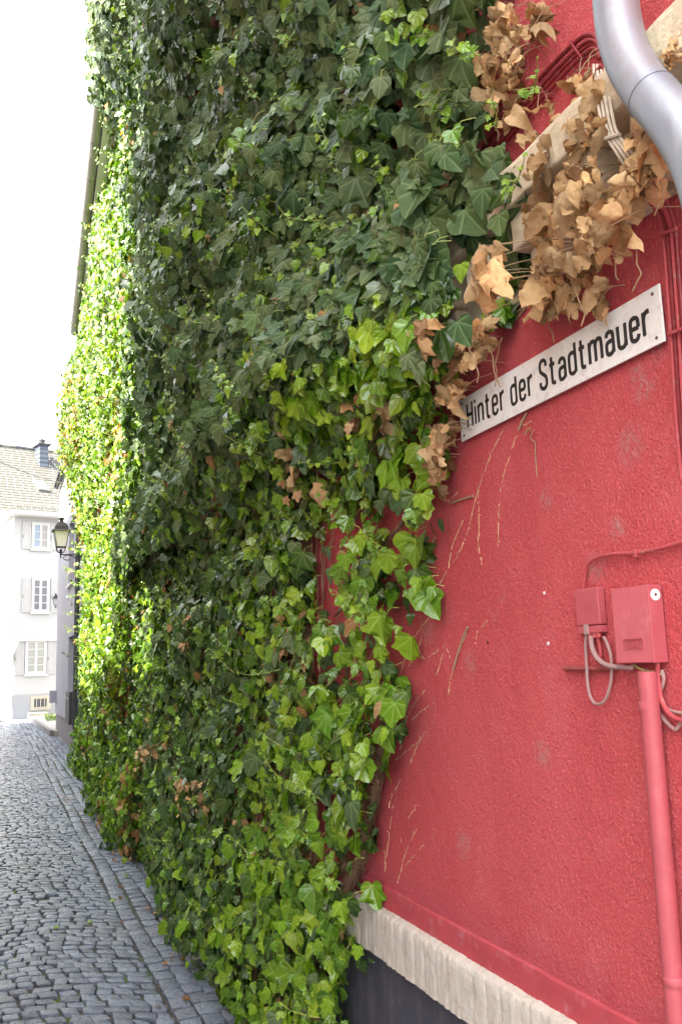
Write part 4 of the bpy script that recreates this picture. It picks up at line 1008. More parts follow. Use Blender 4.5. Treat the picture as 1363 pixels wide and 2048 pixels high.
def ivy_far():
    root = empty('ivy', (wx(13), 13, 0), 'sunlit yellow green ivy on the far end of the red house, below its gutter', 'ivy')
    Y, Z, rng = scatter(8.3, WEND + .25, 0, EZ + .25, 560, 41)
    hol = vnoise(Y * 2.2, Z * 2.2, 19); keep = np.where(hol < .12, .4, 1.0)
    keep = np.where((Y > WEND - .7) & (Z > 2.2) & (Z < 4.2) & (rng.random(len(Y)) < .8), .35, keep)      # bare strip at the far corner
    bare = (Y > 9.0) & (Y < 9.6) & (Z > 4.7) & (Z < 5.9); keep = np.where(bare, .12, keep)
    ok = rng.random(len(Y)) < keep; Y, Z = Y[ok], Z[ok]; n = len(Y)
    bulge = .52 * np.exp(-((Y - 16.5) / 2.0) ** 2 - ((Z - 6.2) / 1.3) ** 2) + .16 * np.exp(-((Z - .3) / .5) ** 2) + .10 * np.clip((Z - 4) / 3, 0, 1)
    T_ = np.clip(.15 + bulge + .28 * (vnoise(Y * 1.3, Z * 1.5, 23) - .45) + .12 * (vnoise(Y * 4, Z * 4, 24) - .5), .04, .75)
    T_ = np.where(Z > EZ - .7, np.minimum(T_, .34), T_)
    lay = rng.random(n) ** .4; X = D + np.maximum(0, Y - BY) * BK - .02 - T_ * lay
    P = np.stack([X, Y, Z], 1)
    N = np.stack([-np.ones(n), -.15 + rng.normal(0, .45, n), .35 + rng.normal(0, .4, n)], 1)
    T = np.stack([rng.normal(-.2, .3, n), rng.normal(0, .5, n), -np.ones(n)], 1)
    size = np.clip(rng.lognormal(0, .28, n) * .060, .03, .10)
    r = rng.random(n); kinds = np.where(r < .55, 2, np.where(r < .62, 0, 1))
    dry = (vnoise(Y * 1.4, Z * 1.4, 25) > .80) & (rng.random(n) < .35); kinds[dry] = 3
    dry2 = (Y > 14.5) & (Z > 5.2) & (Z < 6.9) & (rng.random(n) < .22); kinds[dry2] = 3
    leaf_mesh('foliage', P, N, T, size, colours(kinds, rng), 'leaf', root, TC, seed=42, fold=.35, curl=.5)
    # tufts breaking the outline against the sky
    rnd = random.Random(8); sb = MB(); LP = []; LN = []; LT = []; LS = []
    for k in range(170):
        y = rnd.uniform(8.6, WEND + .1); z = rnd.uniform(2.0, EZ + .3)
        x = wx(y) - rnd.uniform(.25, .42) - (.25 if (y > 14.5 and 5.2 < z < 7) else 0); p = Vector((x, y, z)); d = Vector((-1, rnd.uniform(-.5, .5), rnd.uniform(-.1, .6))).normalized(); pts = [p + Vector((.2, 0, -.05)), p]
        for i in range(4): d = (d + Vector((0, rnd.uniform(-.2, .2), rnd.uniform(-.1, .3)))).normalized(); pts.append(pts[-1] + d * rnd.uniform(.02, .055))
        sb.tube(pts, .003, 4)
        for q in pts[1:]:
            for _ in range(2): LP.append(tuple(q + Vector((rnd.uniform(-.03, .03), rnd.uniform(-.03, .03), rnd.uniform(-.03, .03))))); LN.append((-1, rnd.uniform(-1, .4), rnd.uniform(-.3, 1))); LT.append((rnd.uniform(-.6, .3), rnd.uniform(-.6, .6), -1)); LS.append(rnd.uniform(.025, .05))
    sb.build('shoot', M['stemyoung'], root, smooth=True)
    leaf_mesh('young_foliage', np.array(LP), np.array(LN, float), np.array(LT, float), np.array(LS), colours(rng.choice([1, 2, 2, 3], len(LP), p=[.3, .3, .3, .1]), rng), 'leaf', root, TC, seed=44)
    b = MB()
    for k in range(60):
        y = rnd.uniform(8.5, WEND - .1); pts = []; z = 0
        while z < rnd.uniform(1.5, 6): pts.append((wx(y) - .03 - .04 * (.6 < z < .9) - .14 * (2.6 < z < 3), y, z)); z += .2; y = min(WEND - .05, y + rnd.gauss(0, .02))
        if len(pts) > 2: b.tube(pts, rnd.choice((.005, .008, .012)), 5)
    b.build('stem', M['bark'], root, smooth=True)
ivy_far()

def dapple_tree():  # added out of frame to dapple and soften the sun's shadow edge
    root = empty('added_tree', (-4.3, 8.0, 0), 'unseen leafy crown and trunk added to dapple the sunlight edge', 'added_tree'); rnd = random.Random(15); rng = np.random.default_rng(15)
    b = MB(); b.tube(spline([(-4.3, 8.0, 0), (-4.25, 8.05, 3), (-4.1, 7.9, 6), (-3.9, 8.0, 9), (-3.7, 8.0, 11.5)], 4), [.20 * (1 - i / 22) + .03 for i in range(17)], 10)
    for k in range(26):
        z = rnd.uniform(6, 11.5); th = rnd.uniform(0, 2 * pi); a = Vector((-4.0, 7.6, z)); b.tube(spline([a, a + Vector((cos(th) * .6, sin(th) * .5, .35)), a + Vector((cos(th) * 1.2, sin(th) * 1.1, .9))], 3), .025, 5)
    b.build('trunk', M['bark'], root, smooth=True)
    n = 3200; u = rng.normal(0, 1, (n, 3)); u /= np.linalg.norm(u, axis=1, keepdims=True); r = rng.random((n, 1)) ** .45
    P = np.array([-3.95, 8.05, 9.6]) + u * r * np.array([1.35, 1.45, 3.3]); P += rng.normal(0, .16, (n, 3)); P = P[vnoise(P[:, 1] * 2.5 + 20, P[:, 2] * 2.2, 61) > .50]; P[:, 1] -= .75; n = len(P)
    leaf_mesh('crown', P, rng.normal(0, 1, (n, 3)) + np.array([0, 0, .6]), rng.normal(0, 1, (n, 3)) + np.array([0, 0, -1.0]), rng.uniform(.07, .13, n), colours(rng.choice([1, 2], n), rng), 'leaf', root, TC, seed=66)
dapple_tree()

# ------------------------------------------------------------------ dead ivy over the cornice and the sign
def dead_cluster(label, polys, off0, off1, seed, size=.047):
    rng = np.random.default_rng(seed); rnd = random.Random(seed); P = []; sb = MB()
    for poly, n in polys:
        xs = [p[0] for p in poly]; ys = [p[1] for p in poly]; c = 0
        while c < n:
            x, y = rnd.uniform(min(xs), max(xs)), rnd.uniform(min(ys), max(ys))
            if inpoly(np.array([x]), np.array([y]), poly)[0]:
                o_ = rnd.uniform(off0, off1); z_ = wp(x, y, o_).z
                if 2.62 < z_ < 3.0: o_ += .10
                P.append(wp(x, y, o_)); c += 1
    P = sorted(P, key=lambda p: (round(p.y * 6), p.z)); n = len(P)
    root = empty('dead_ivy', tuple(P[n // 2]), label, 'dead ivy')
    N = np.stack([-1 + rng.normal(0, .5, n), -.4 + rng.normal(0, .6, n), rng.normal(.1, .55, n)], 1)
    T = np.stack([rng.normal(-.1, .5, n), rng.normal(0, .6, n), -.8 + rng.normal(0, .4, n)], 1)
    sz = np.clip(rng.lognormal(0, .28, n) * size, .02, .075)
    c = colours(np.full(n, 3), rng); tone = rng.random((n, 1)); c[:, :3] = c[:, :3] * (.7 + 1.3 * tone) + np.array([.17, .15, .095]) * (tone > .35); c[:, :3] *= np.array([1.05, 1.2, 1.2])
    leaf_mesh('dry_leaves', np.array([tuple(p) for p in P]), N, T, sz, c, 'dead', root, TD, fold=.55, curl=1.0, crumple=.075, seed=seed)
    for p in P:
        if rnd.random() < .4:
            q = Vector((D - .012, p.y + rnd.uniform(-.05, .05), p.z + rnd.uniform(.0, .10))); m = (p + q) / 2 + Vector((-.01, rnd.uniform(-.01, .01), .012)); sb.tube(spline([q, m, p], 3), .0011, 4, False)
    for k in range(1 if n < 30 else n // 30):
        a = P[rnd.randrange(n)]; pts = [Vector((min(D - .008, a.x + .03), a.y, a.z))]
        for i in range(6): pts.append(pts[-1] + Vector((rnd.uniform(-.004, .004), rnd.uniform(-.018, .018), rnd.uniform(-.035, -.01))))
        sb.tube(spline(pts, 2), .0017, 5)
    sb.build('twig', M['stemdry'], root, smooth=True)
dead_cluster('brown dead ivy leaves hanging at the top beside the red cables', [([(985, 0), (1030, 20), (1040, 150), (1030, 230), (1000, 245), (965, 200), (950, 100), (965, 20)], 60), ([(1035, 0), (1085, 0), (1080, 65), (1050, 60)], 9), ([(900, -10), (960, 20), (960, 130), (900, 60)], 12)], .02, .12, 51, .040)
dead_cluster('brown dead ivy cluster over the cornice left of the cream cables', [([(1055, 210), (1110, 180), (1185, 120), (1215, 200), (1190, 290), (1165, 390), (1060, 400), (1042, 330)], 50)], .02, .09, 52, .040)
dead_cluster('brown dead ivy tuft behind the zinc rain pipe', [([(1262, 225), (1320, 290), (1340, 340), (1300, 380), (1250, 370), (1245, 300)], 32)], .01, .06, 53, .042)
dead_cluster('small dry seed heads of ivy on the cornice right of the zinc pipe', [([(1325, 70), (1350, 55), (1348, 120), (1328, 118)], 8)], .04, .08, 59, .014)
dead_cluster('largest brown dead ivy mass hanging below the cornice above the sign', [([(1045, 400), (1120, 370), (1185, 330), (1250, 380), (1270, 420), (1255, 470), (1190, 540), (1120, 550), (1060, 520)], 82), ([(1050, 560), (1190, 540), (1200, 570), (1180, 610), (1140, 610), (1080, 630), (1025, 605)], 34), ([(1185, 590), (1215, 590), (1215, 622), (1190, 622)], 4)], .015, .10, 54, .042)
dead_cluster('brown dead ivy leaves drooping over left end of the sign', [([(930, 640), (1000, 660), (955, 705), (920, 750), (908, 805), (880, 795), (872, 710)], 60), ([(862, 835), (896, 850), (886, 920), (880, 985), (858, 970), (850, 900)], 44)], .03, .13, 55, .038)
dead_cluster('few dead ivy leaves caught in the middle of the living ivy', [([(540, 840), (620, 860), (640, 1000), (560, 990)], 18), ([(690, 780), (780, 790), (770, 880), (700, 870)], 8), ([(810, 640), (860, 650), (840, 700)], 6), ([(930, 490), (1010, 480), (1000, 580), (940, 570)], 14)], .16, .22, 56, .045)
dead_cluster('single dry ivy leaf hanging under the sign on a twig', [([(1058, 848), (1072, 850), (1070, 866), (1058, 862)], 1)], .02, .03, 57, .034)
dead_cluster('tangle of withered ivy at the foot of the near wall', [([(345, 1560), (400, 1555), (410, 1625), (350, 1640)], 60), ([(270, 1485), (320, 1490), (320, 1520), (270, 1525)], 24)], .12, .20, 58, .034)

# ------------------------------------------------------------------ wire guard and stakes in the ivy foot
def guard():
    c = gp(290, 1672); r = empty('wire_guard', (c.x, c.y, 0), 'small rusty wire mesh guard at the foot of the ivy', 'wire guard'); b = MB(); R_ = .17; H_ = .42
    for k in range(14):
        th = 2 * pi * k / 14; b.tube([(c.x + R_ * cos(th), c.y + R_ * sin(th), .01), (c.x + R_ * cos(th), c.y + R_ * sin(th), H_)], .003, 5)
    b.build('upright_wires', M['wire'], r); b = MB()
    for z in (.05, .15, .25, .35, .42): b.tube([(c.x + R_ * cos(2 * pi * k / 18), c.y + R_ * sin(2 * pi * k / 18), z) for k in range(19)], .003, 5)
    b.build('wire_rings', M['wire'], r)
guard()
for (x, y, h, lab) in ((383, 1760, .62, 'grey wooden stake leaning in the ivy nearest the camera'), (196, 1590, .55, 'thin grey wooden stake at the foot of the far ivy')):
    g = gp(x, y); b = MB()
    for k in range(3): b.tube([(g.x + .03 * k, g.y + .015 * k, 0), (g.x + .03 * k + .01, g.y + .01, h - .06 * k)], .011, 7)
    tag(b.build('stake', M['wood'], None, smooth=True), lab, 'stake')

# ------------------------------------------------------------------ fallen leaves on the cobbles
FL = []
rnd = random.Random(3)
for i, (x, y, k) in enumerate(((112, 1852, 2), (252, 1748, 2), (222, 1800, 2), (237, 1772, 3), (118, 1592, 3), (96, 1540, 3), (327, 1926, 3), (176, 1843, 2), (236, 1640, 3), (100, 1508, 3), (366, 1995, 3), (145, 1620, 3))):
    g = gp(x, y, .025); c = colours(np.array([k]), RNG)
    o = leaf_mesh('fallen_leaf', np.array([(g.x, g.y, .024)]), np.array([(rnd.uniform(-.2, .2), -.3, 1.0)]), np.array([(rnd.uniform(-1, 1), rnd.uniform(-1, 1), 0.0)]), np.array([.035 if k == 2 else .04]), c, 'leaf' if k == 2 else 'dead', None, TF, crumple=.03, seed=100 + i)
    me = o.data; co = np.zeros(len(me.vertices) * 3, np.float32); me.vertices.foreach_get('co', co); co = co.reshape(-1, 3) - np.array([g.x, g.y, .012]); me.vertices.foreach_set('co', co.astype(np.float32).ravel()); o.location = (g.x, g.y, .012); me.update()
    FL.append(o); tag(o, 'small fresh green leaf lying flat on the cobbles' if k == 2 else 'small dry brown leaf lying flat on the cobbles', 'leaf', 'green leaves fallen on the cobbles' if k == 2 else 'dry leaves fallen on the cobbles')

dryl = [o for o in FL if o['group'].startswith('dry')]
for i in range(34):
    c = dryl[i % len(dryl)].copy(); COL.objects.link(c); y = 4.4 + 10 * rnd.random() ** 1.3; x = wx(y) - .20 - .42 * rnd.random() ** 1.6
    c.location = (x, y, .012); c.rotation_euler = (0, 0, rnd.uniform(0, 6.28)); c.scale = [rnd.uniform(.6, 1.1)] * 3

# ------------------------------------------------------------------ lavender house beyond the ivy
LX = 1.60; LY0, LY1 = 18.15, 26.3; LZ = 6.95
lv = empty('lavender_house', (LX, 22, 0), 'lavender grey house with brownish base behind the ivy covered house', 'house')
b = MB()
wy0, wy1 = wp(148, 1300, 0, LX).y, wp(137, 1300, 0, LX).y   # ground floor window opening
zt, zb = wp(143, 1272, 0, LX).z, wp(143, 1393, 0, LX).z
uy0, uy1 = wp(148, 1150, 0, LX).y, wp(137.5, 1150, 0, LX).y; uz0, uz1 = 3.72, 5.25
def wall_with_holes(b, x0, x1, y0, y1, z0, z1, holes):
    ys = sorted({y0, y1} | {h[0] for h in holes} | {h[1] for h in holes}); zs = sorted({z0, z1} | {h[2] for h in holes} | {h[3] for h in holes})
    for ya, yb in zip(ys[:-1], ys[1:]):
        for za, zb_ in zip(zs[:-1], zs[1:]):
            if not any(h[0] <= (ya + yb) / 2 <= h[1] and h[2] <= (za + zb_) / 2 <= h[3] for h in holes): b.box(x0, x1, ya, yb, za, zb_)
wall_with_holes(b, LX, LX + .3, LY0, LY1, .58, LZ, [(wy0, wy1, zb, zt), (uy0, uy1, uz0, uz1)]); b.box(LX + .3, LX + 5, LY0, LY1, .58, LZ)
b.build('wall', M['lavender'], lv)
b = MB(); b.box(LX + .02, LX + 5, LY0 + .002, LY1 - .02, -.1, .578); b.build('base', M['lavbase'], lv)
for (a0, a1, z0, z1) in ((wy0, wy1, zb, zt), (uy0, uy1, uz0, uz1)):
    b = MB(); b.box(LX + .16, LX + .2, a0 + .001, a1 - .001, z0 + .001, z1 - .001); w = b.build('window', M['lavender'], lv)
    b = MB(); b.box(LX + .15, LX + .158, a0 + .08, a1 - .08, z0 + .08, z1 - .08); b.build('pane', M['glassdark'], w)
    b = MB(); b.box(LX - .05, LX + .149, a0 - .04, a1 + .04, z0 - .05, z0 - .002); b.build('sill', M['whitetrim'], w)
b = MB(); b.hexa([(LX - .16, LY0, LZ + .02), (LX + 4.4, LY0, LZ + 3.6), (LX + 4.4, LY1 + .15, LZ + 3.6), (LX - .16, LY1 + .15, LZ + .02), (LX - .16, LY0, LZ + .12), (LX + 4.4, LY0, LZ + 3.7), (LX + 4.4, LY1 + .15, LZ + 3.7), (LX - .16, LY1 + .15, LZ + .12)])
b.build('roof', M['pipegrey'], lv)
b = MB(); b.tube([(LX - .08, LY0 + .1, LZ + .02), (LX - .08, LY1, LZ + .02)], .05, 10); b.build('gutter', M['pipegrey'], lv, smooth=True)
b = MB(); c = wp(108, 1395, 0, LX - .1); b.box(LX - .17, LX - .001, LY1 - .35, LY1 - .05, c.z - .16, c.z + .17); tag(b.build('meter_box', M['lavender'], None, bevel=.01), 'pale lavender meter box on the far corner of lavender house', 'meter box')
gy = 19.0
b = MB(); b.tube([(LX - .06, gy, .55), (LX - .06, gy, 4.9)], .05, 12); dpp = b.build('downpipe', M['pipegrey'], None, smooth=True); tag(dpp, 'dark grey downpipe between lavender house and ivy', 'downpipe')
b = MB(); b.tube([(LX - .06, gy, 4.9), (LX - .06, gy, LZ)], .05, 12); b.tube([(LX - .06, gy, 2.6), (LX - .06, gy, 2.66)], .056, 12); b.build('upper_length', M['pipegrey'], dpp, smooth=True)
b = MB(); b.box(LX - .09, LX - .002, 18.75, 19.15, .0, .52); tag(b.build('service_cabinet', M['pipegrey'], None, bevel=.008), 'low dark grey cabinet foot standing on the cobbles by the ivy', 'cabinet')
b = MB(); b.box(LX - .16, LX - .002, 19.3, 20.3, .62, 1.28); lb = b.build('letter_box', M['pipegrey'], None, bevel=.01); tag(lb, 'dark grey letter box hung on the lavender wall beside ivy', 'letter box')
b = MB(); b.box(LX - .163, LX - .161, 19.4, 20.2, 1.12, 1.16); b.build('slot', M['darkmetal'], lb)

# ------------------------------------------------------------------ street lamps
def lamp(base, s, arm, label, wallx):
    x, y, z = base; r = empty('street_lamp', (wallx, y, z), label, 'street lamp', 'lantern lamps on wall brackets')
    b = MB(); b.tube([(wallx, y, z), (x, y, z)], .012 * s, 8)
    sc_ = [Vector((x + arm * .45 + .12 * s * cos(t) * (1 - t / 9), y, z - .07 * s + .07 * s * sin(t) * (1 - t / 9))) for t in [i * .45 for i in range(14)]]
    b.tube(sc_, .008 * s, 6); b.tube([(wallx, y, z - .30 * s), (wallx - .12 * s, y, z - .12 * s), (x + arm * .5, y, z - .01)], .009 * s, 6)
    b.box(wallx - .012, wallx + .002, y - .03, y + .03, z - .34 * s, z + .06 * s); b.build('bracket', M['darkmetal'], r, smooth=True)
    def frus(b, z0, w0, z1, w1): b.hexa([(x - w0, y - w0, z0), (x + w0, y - w0, z0), (x + w0, y + w0, z0), (x - w0, y + w0, z0), (x - w1, y - w1, z1), (x + w1, y - w1, z1), (x + w1, y + w1, z1), (x - w1, y + w1, z1)])
    b = MB(); b.lathe((x, y, z), [(.006 * s, -.07 * s), (.014 * s, -.05 * s), (.008 * s, -.03 * s), (.02 * s, 0), (.018 * s, .05 * s), (.03 * s, .075 * s), (.012 * s, .10 * s)], 12)
    for a in (-1, 1):
        for c in (-1, 1): b.tube(spline([(x, y, z + .02 * s), (x + a * .06 * s, y + c * .06 * s, z + .06 * s), (x + a * .085 * s, y + c * .085 * s, z + .14 * s)], 4), .007 * s, 5)
    b.build('cradle', M['darkmetal'], r, smooth=True)
    b = MB(); frus(b, z + .145 * s, .080 * s, z + .43 * s, .128 * s); b.build('lamp_glass', M['lampglass'], r)
    b = MB()
    for a in (-1, 1):
        for c in (-1, 1): b.tube([(x + a * .082 * s, y + c * .082 * s, z + .14 * s), (x + a * .132 * s, y + c * .132 * s, z + .44 * s)], .0075 * s, 6)
    frus(b, z + .128 * s, .088 * s, z + .144 * s, .088 * s); b.build('frame', M['darkmetal'], r)
    b = MB(); frus(b, z + .432 * s, .175 * s, z + .455 * s, .150 * s)
    for (h0, w0, h1, w1) in ((.456, .128, .52, .118), (.521, .117, .57, .085), (.571, .084, .61, .040), (.611, .038, .64, .030)): frus(b, z + h0 * s, w0 * s, z + h1 * s, w1 * s)
    b.lathe((x, y, z), [(.03 * s, .641 * s), (.055 * s, .66 * s), (.058 * s, .675 * s), (.03 * s, .69 * s), (.02 * s, .70 * s)], 12); b.build('cap', M['darkmetal'], r, smooth=True)
pL = pp(122, 1109, (0, 17.95, 0), Vector((0, 1, 0)))
sL = (1110 - 1034) / FPX * 17.2 / .70
lamp((pL.x, 17.95, pL.z), sL, .30, 'larger black lantern street lamp on bracket beside the sunlit ivy', wx(WEND) - .0)
pS = pp(111.5, 1215, (0, 27.2, 0), Vector((0, 1, 0)))
lamp((pS.x, 27.2, pS.z), .60, .2, 'small distant lantern lamp half hidden by the lavender house corner', LX + .2)

# ------------------------------------------------------------------ white house at the end of the street
A = gp(18, 1440); A.z = 0
ang = radians(74); U = Vector((sin(ang), cos(ang), 0)); NN = Vector((U.y, -U.x, 0))
La = radians(-10.5); LU = Vector((sin(La), cos(La), 0))
wh = empty('white_house', tuple(A), 'white rendered house with shutters and slate roof closing the street', 'house')
def fp(px, py, out=0.0):          # photo point on the house front -> (u, z)
    q = pp(px, py, A + NN * out, NN); return (q - A).dot(U), q.z
def F3(u, z, out=0.0): p = A + U * u + NN * out; return Vector((p.x, p.y, z))
EAVE = fp(60, 1028)[1]; JZ = fp(60, 1276)[1]; BZ = fp(60, 1389)[1]
b = MB(); L1 = 7.0; L2 = 9.0
def block(b, o0, z0, z1, lo=0.0):
    p = [F3(-lo, z0, o0), F3(L1, z0, o0), F3(L1, z0, o0) + LU * L2, F3(-lo, z0, o0) + LU * L2]; b.hexa([tuple(q) for q in p] + [(q.x, q.y, z1) for q in p])
block(b, 0, JZ, EAVE); b.build('upper_wall', M['whitewall'], wh)
b = MB(); block(b, -.10, BZ, JZ - .002, -.12); b.build('lower_wall', M['whitewall'], wh)
b = MB(); block(b, -.085, -.1, BZ - .002, -.10); b.build('base', M['basegrey'], wh)
b = MB(); block(b, .01, JZ - .12, JZ - .004, .02); b.build('jetty_beam', M['whitetrim'], wh)
# corner bracket carrying the jetty
b = MB(); c0 = F3(-.02, JZ - .125, .0); b.prism([c0 + NN * 0, c0 + U * .35, c0 + U * .02 + Vector((0, 0, -.75))], NN * -.12); b.build('corner_bracket', M['whitetrim'], wh)
def window(x0, x1, y0, y1, cols, rows, glass, out, trans_cols=None, sh=None):
    u0, z1_ = fp(x0, y0, out); u1, z0_ = fp(x1, y1, out)
    def bx(b, ua, ub, za, zb2, o0, o1): p = [F3(ua, za, o0), F3(ub, za, o0), F3(ub, za, o1), F3(ua, za, o1)]; b.hexa([tuple(q) for q in p] + [(q.x, q.y, zb2) for q in p])
    b = MB(); fw = .06
    bx(b, u0, u1, z1_ - fw, z1_, out + .002, out + .05); bx(b, u0, u1, z0_, z0_ + fw, out + .002, out + .05); bx(b, u0, u0 + fw, z0_ + fw + .001, z1_ - fw - .001, out + .002, out + .05); bx(b, u1 - fw, u1, z0_ + fw + .001, z1_ - fw - .001, out + .002, out + .05)
    w = b.build('window', M['whitetrim'], wh)
    ui0, ui1, zi0, zi1 = u0 + fw, u1 - fw, z0_ + fw, z1_ - fw; mid = (ui0 + ui1) / 2
    for k, (ua, ub) in enumerate(((ui0, mid), (mid, ui1))):
        b = MB(); bx(b, ua, ua + .045, zi0, zi1, out + .003, out + .045); bx(b, ub - .045, ub, zi0, zi1, out + .003, out + .045); bx(b, ua + .046, ub - .046, zi0, zi0 + .05, out + .003, out + .044); bx(b, ua + .046, ub - .046, zi1 - .05, zi1, out + .003, out + .044)
        for r_ in range(1, rows): zz = zi0 + (zi1 - zi0) * r_ / rows; bx(b, ua + .046, ub - .046, zz - .014, zz + .014, out + .004, out + .043)
        s_ = b.build('casement', M['whitetrim'], w)
        b = MB(); bx(b, ua + .04, ub - .04, zi0 + .045, zi1 - .045, out + .006, out + .02); b.build('pane', M[glass[k]], w)
    b = MB(); bx(b, u0 - .05, u1 + .05, z0_ - .06, z0_ - .002, out + .003, out + .09); b.build('sill', M['whitetrim'], w)
    for (s0, s1) in sh or ():
        ua, _ = fp(s0, y0, out); ub, _ = fp(s1, y0, out); b = MB(); bx(b, ua, ub, z0_, z1_, out + .01, out + .045); s_ = b.build('shutter', M['shutter'], wh)
        b = MB(); m = (z0_ + z1_) / 2 + .12
        for (za, zb2) in ((z0_ + .10, m - .04), (m + .04, z1_ - .10)):
            for q in range(2): bx(b, (ua + .05 if q == 0 else ub - .07), (ua + .07 if q == 0 else ub - .05), za, zb2, out + .0455, out + .056)
            bx(b, ua + .071, ub - .071, za, za + .02, out + .0455, out + .055); bx(b, ua + .071, ub - .071, zb2 - .02, zb2, out + .0455, out + .055)
        b.build('shutter_panel', M['shutter'], s_)
        b = MB(); zq = z0_ + .45 * (z1_ - z0_); bx(b, ua + .02, ua + .05, zq - .06, zq + .06, out + .046, out + .07); b.build('shutter_catch', M['zincdull'], s_)
window(64, 99, 1044, 1100, 2, 3, ('glassblue', 'glassbrown'), 0, sh=((45, 62.5), (101, 117)))
window(64, 98, 1155, 1225, 2, 4, ('glassdark', 'glassdark'), 0, sh=((45, 62.5), (102, 117)))
window(51, 92, 1280, 1348, 2, 4, ('glassgrey', 'glassgrey'), -.10, sh=((30, 49), (95, 112)))
# cellar window
def cellar():
    out = -.085
    def bx(b, ua, ub, za, zb2, o0, o1): p = [F3(ua, za, o0), F3(ub, za, o0), F3(ub, za, o1), F3(ua, za, o1)]; b.hexa([tuple(q) for q in p] + [(q.x, q.y, zb2) for q in p])
    u0, z1_ = fp(62, 1392, out); u1, z0_ = fp(101, 1419, out); v0, y1_ = fp(68, 1398, out); v1, y0_ = fp(93, 1413, out)
    b = MB(); bx(b, u0, v0, z0_, z1_, out + .002, out + .04); bx(b, v1, u1, z0_, z1_, out + .002, out + .04); bx(b, v0 + .001, v1 - .001, y1_, z1_ - .001, out + .002, out + .039); bx(b, v0 + .001, v1 - .001, z0_ + .001, y0_, out + .002, out + .039)
    w = b.build('cellar_window', M['creamwin'], wh); b = MB(); bx(b, v0, v1, y0_, y1_, out + .003, out + .008); b.build('pane', M['glassdark'], w)
    b = MB()
    for k in range(3): uu = v0 + (v1 - v0) * (k + .6) / 3.2; bx(b, uu - .012, uu + .012, z0_ + .05, z1_ - .05, out + .045, out + .06)
    b.build('bars', M['creamwin'], w)
cellar()
b = MB(); q = fp(3.5, 1324, -.10); put_text(b, '13', F3(q[0] + .06, q[1], -.10), U, (0, 0, 1), NN, .20, w=.2, gap=.3, th=.004); b.build('house_number', M['zincdull'], wh)
# roof: eaves gutter, slated slope rising away, ridge
SL = .95
b = MB(); e0, e1 = F3(-.25, EAVE - .02, .35), F3(L1, EAVE - .02, .35); run = 3.6
r0_, r1_ = e0 + U * 3.2 * 0 - NN * run, e1 - NN * run
r0_.z = r1_.z = EAVE - .02 + run * SL
r0_ = r0_ + U * .0
me = bpy.data.meshes.new('roof'); l_ = e0 + LU * (L2 - 0) ; 
back = e0 + LU * 9
vs = [e0, e1, r1_, r0_ + U * .0 - U * 3.0 * 0, Vector((back.x, back.y, e0.z))]
# main slope with real courses of slates: thin overlapping steps
me.from_pydata([], [], []); bpy.data.meshes.remove(me)
def slope():
    rnd = random.Random(4); courses = 26; vs = []; fs = []; uv = []
    for c in range(courses):
        t0, t1 = c / courses, (c + 1.12) / courses
        x = -3.6
        while x < L1:
            w = rnd.uniform(.22, .34); h = rnd.uniform(0, .005)
            def P_(u, t, dz): p = e0 + U * (u + .25) - NN * (run * t); return (p.x, p.y, EAVE - .02 + run * SL * t + dz)
            k = len(vs); dz0 = .032 + h; dz1 = .012
            vs += [P_(x, t0, dz0), P_(x + w - .008, t0, dz0), P_(x + w - .008, min(1, t1), dz1), P_(x, min(1, t1), dz1), P_(x, t0, dz0 - .03), P_(x + w - .008, t0, dz0 - .03)]
            fs += [(k, k + 1, k + 2, k + 3), (k + 4, k + 5, k + 1, k)]; x += w
    b = MB(); b.add(vs, fs); o = b.build('roof', M['slatelight'], wh); return o
def m_slatelight():
    t = NT('pale_roof_slates'); c = t.mix(t.noise(1.7, 5, .6), (0.060, 0.060, 0.055), (0.092, 0.090, 0.082)); c = t.mix(t.ramp(t.noise(9, 5, .7), [(.55, 0.0), (.75, .6)]), c, (0.13, 0.11, 0.08))
    return t.done(c, .7, t.bump(t.noise(12, 4), .2, .01))
M['slatelight'] = m_slatelight()
rf = slope()
b = MB(); p0, p1 = e0 - U * 3.6 - NN * run, e1 - NN * run; b.tube([(p0.x, p0.y, r0_.z + .03), (p1.x, p1.y, r0_.z + .03)], .09, 8); b.build('ridge', M['slateblue'], rf)
b = MB(); q0 = F3(-.2, EAVE - .05, .42); q1 = F3(L1, EAVE - .05, .42); b.tube([q0, q1], .085, 10); q2 = q0 + LU * 6 - U * .15; b.tube([q0, (q2.x, q2.y, q0.z)], .085, 10); b.build('gutter', M['whitetrim'], wh, smooth=True)
b = MB(); pA = [F3(-.25, EAVE - .12, .34), F3(L1, EAVE - .12, .34), F3(L1, EAVE - .12, -.05), F3(-.25, EAVE - .12, -.05)]; b.hexa([tuple(q) for q in pA] + [(q.x, q.y, EAVE - .02) for q in pA])
b.build('eaves', M['whitetrim'], wh)
# snow guard rail along the eaves
b = MB()
for k in range(60):
    u = -.1 + k * .12; p = F3(u, 0, .10); zz = EAVE + .18; b.tube([(p.x, p.y, zz), (p.x, p.y, zz + .20)], .007, 4)
for dz in (.02, .19): a_, c_ = F3(-.15, EAVE + .18 + dz, .10), F3(L1, EAVE + .18 + dz, .10); b.tube([a_, c_], .009, 4)
b.build('snow_guard', M['zincdull'], rf)
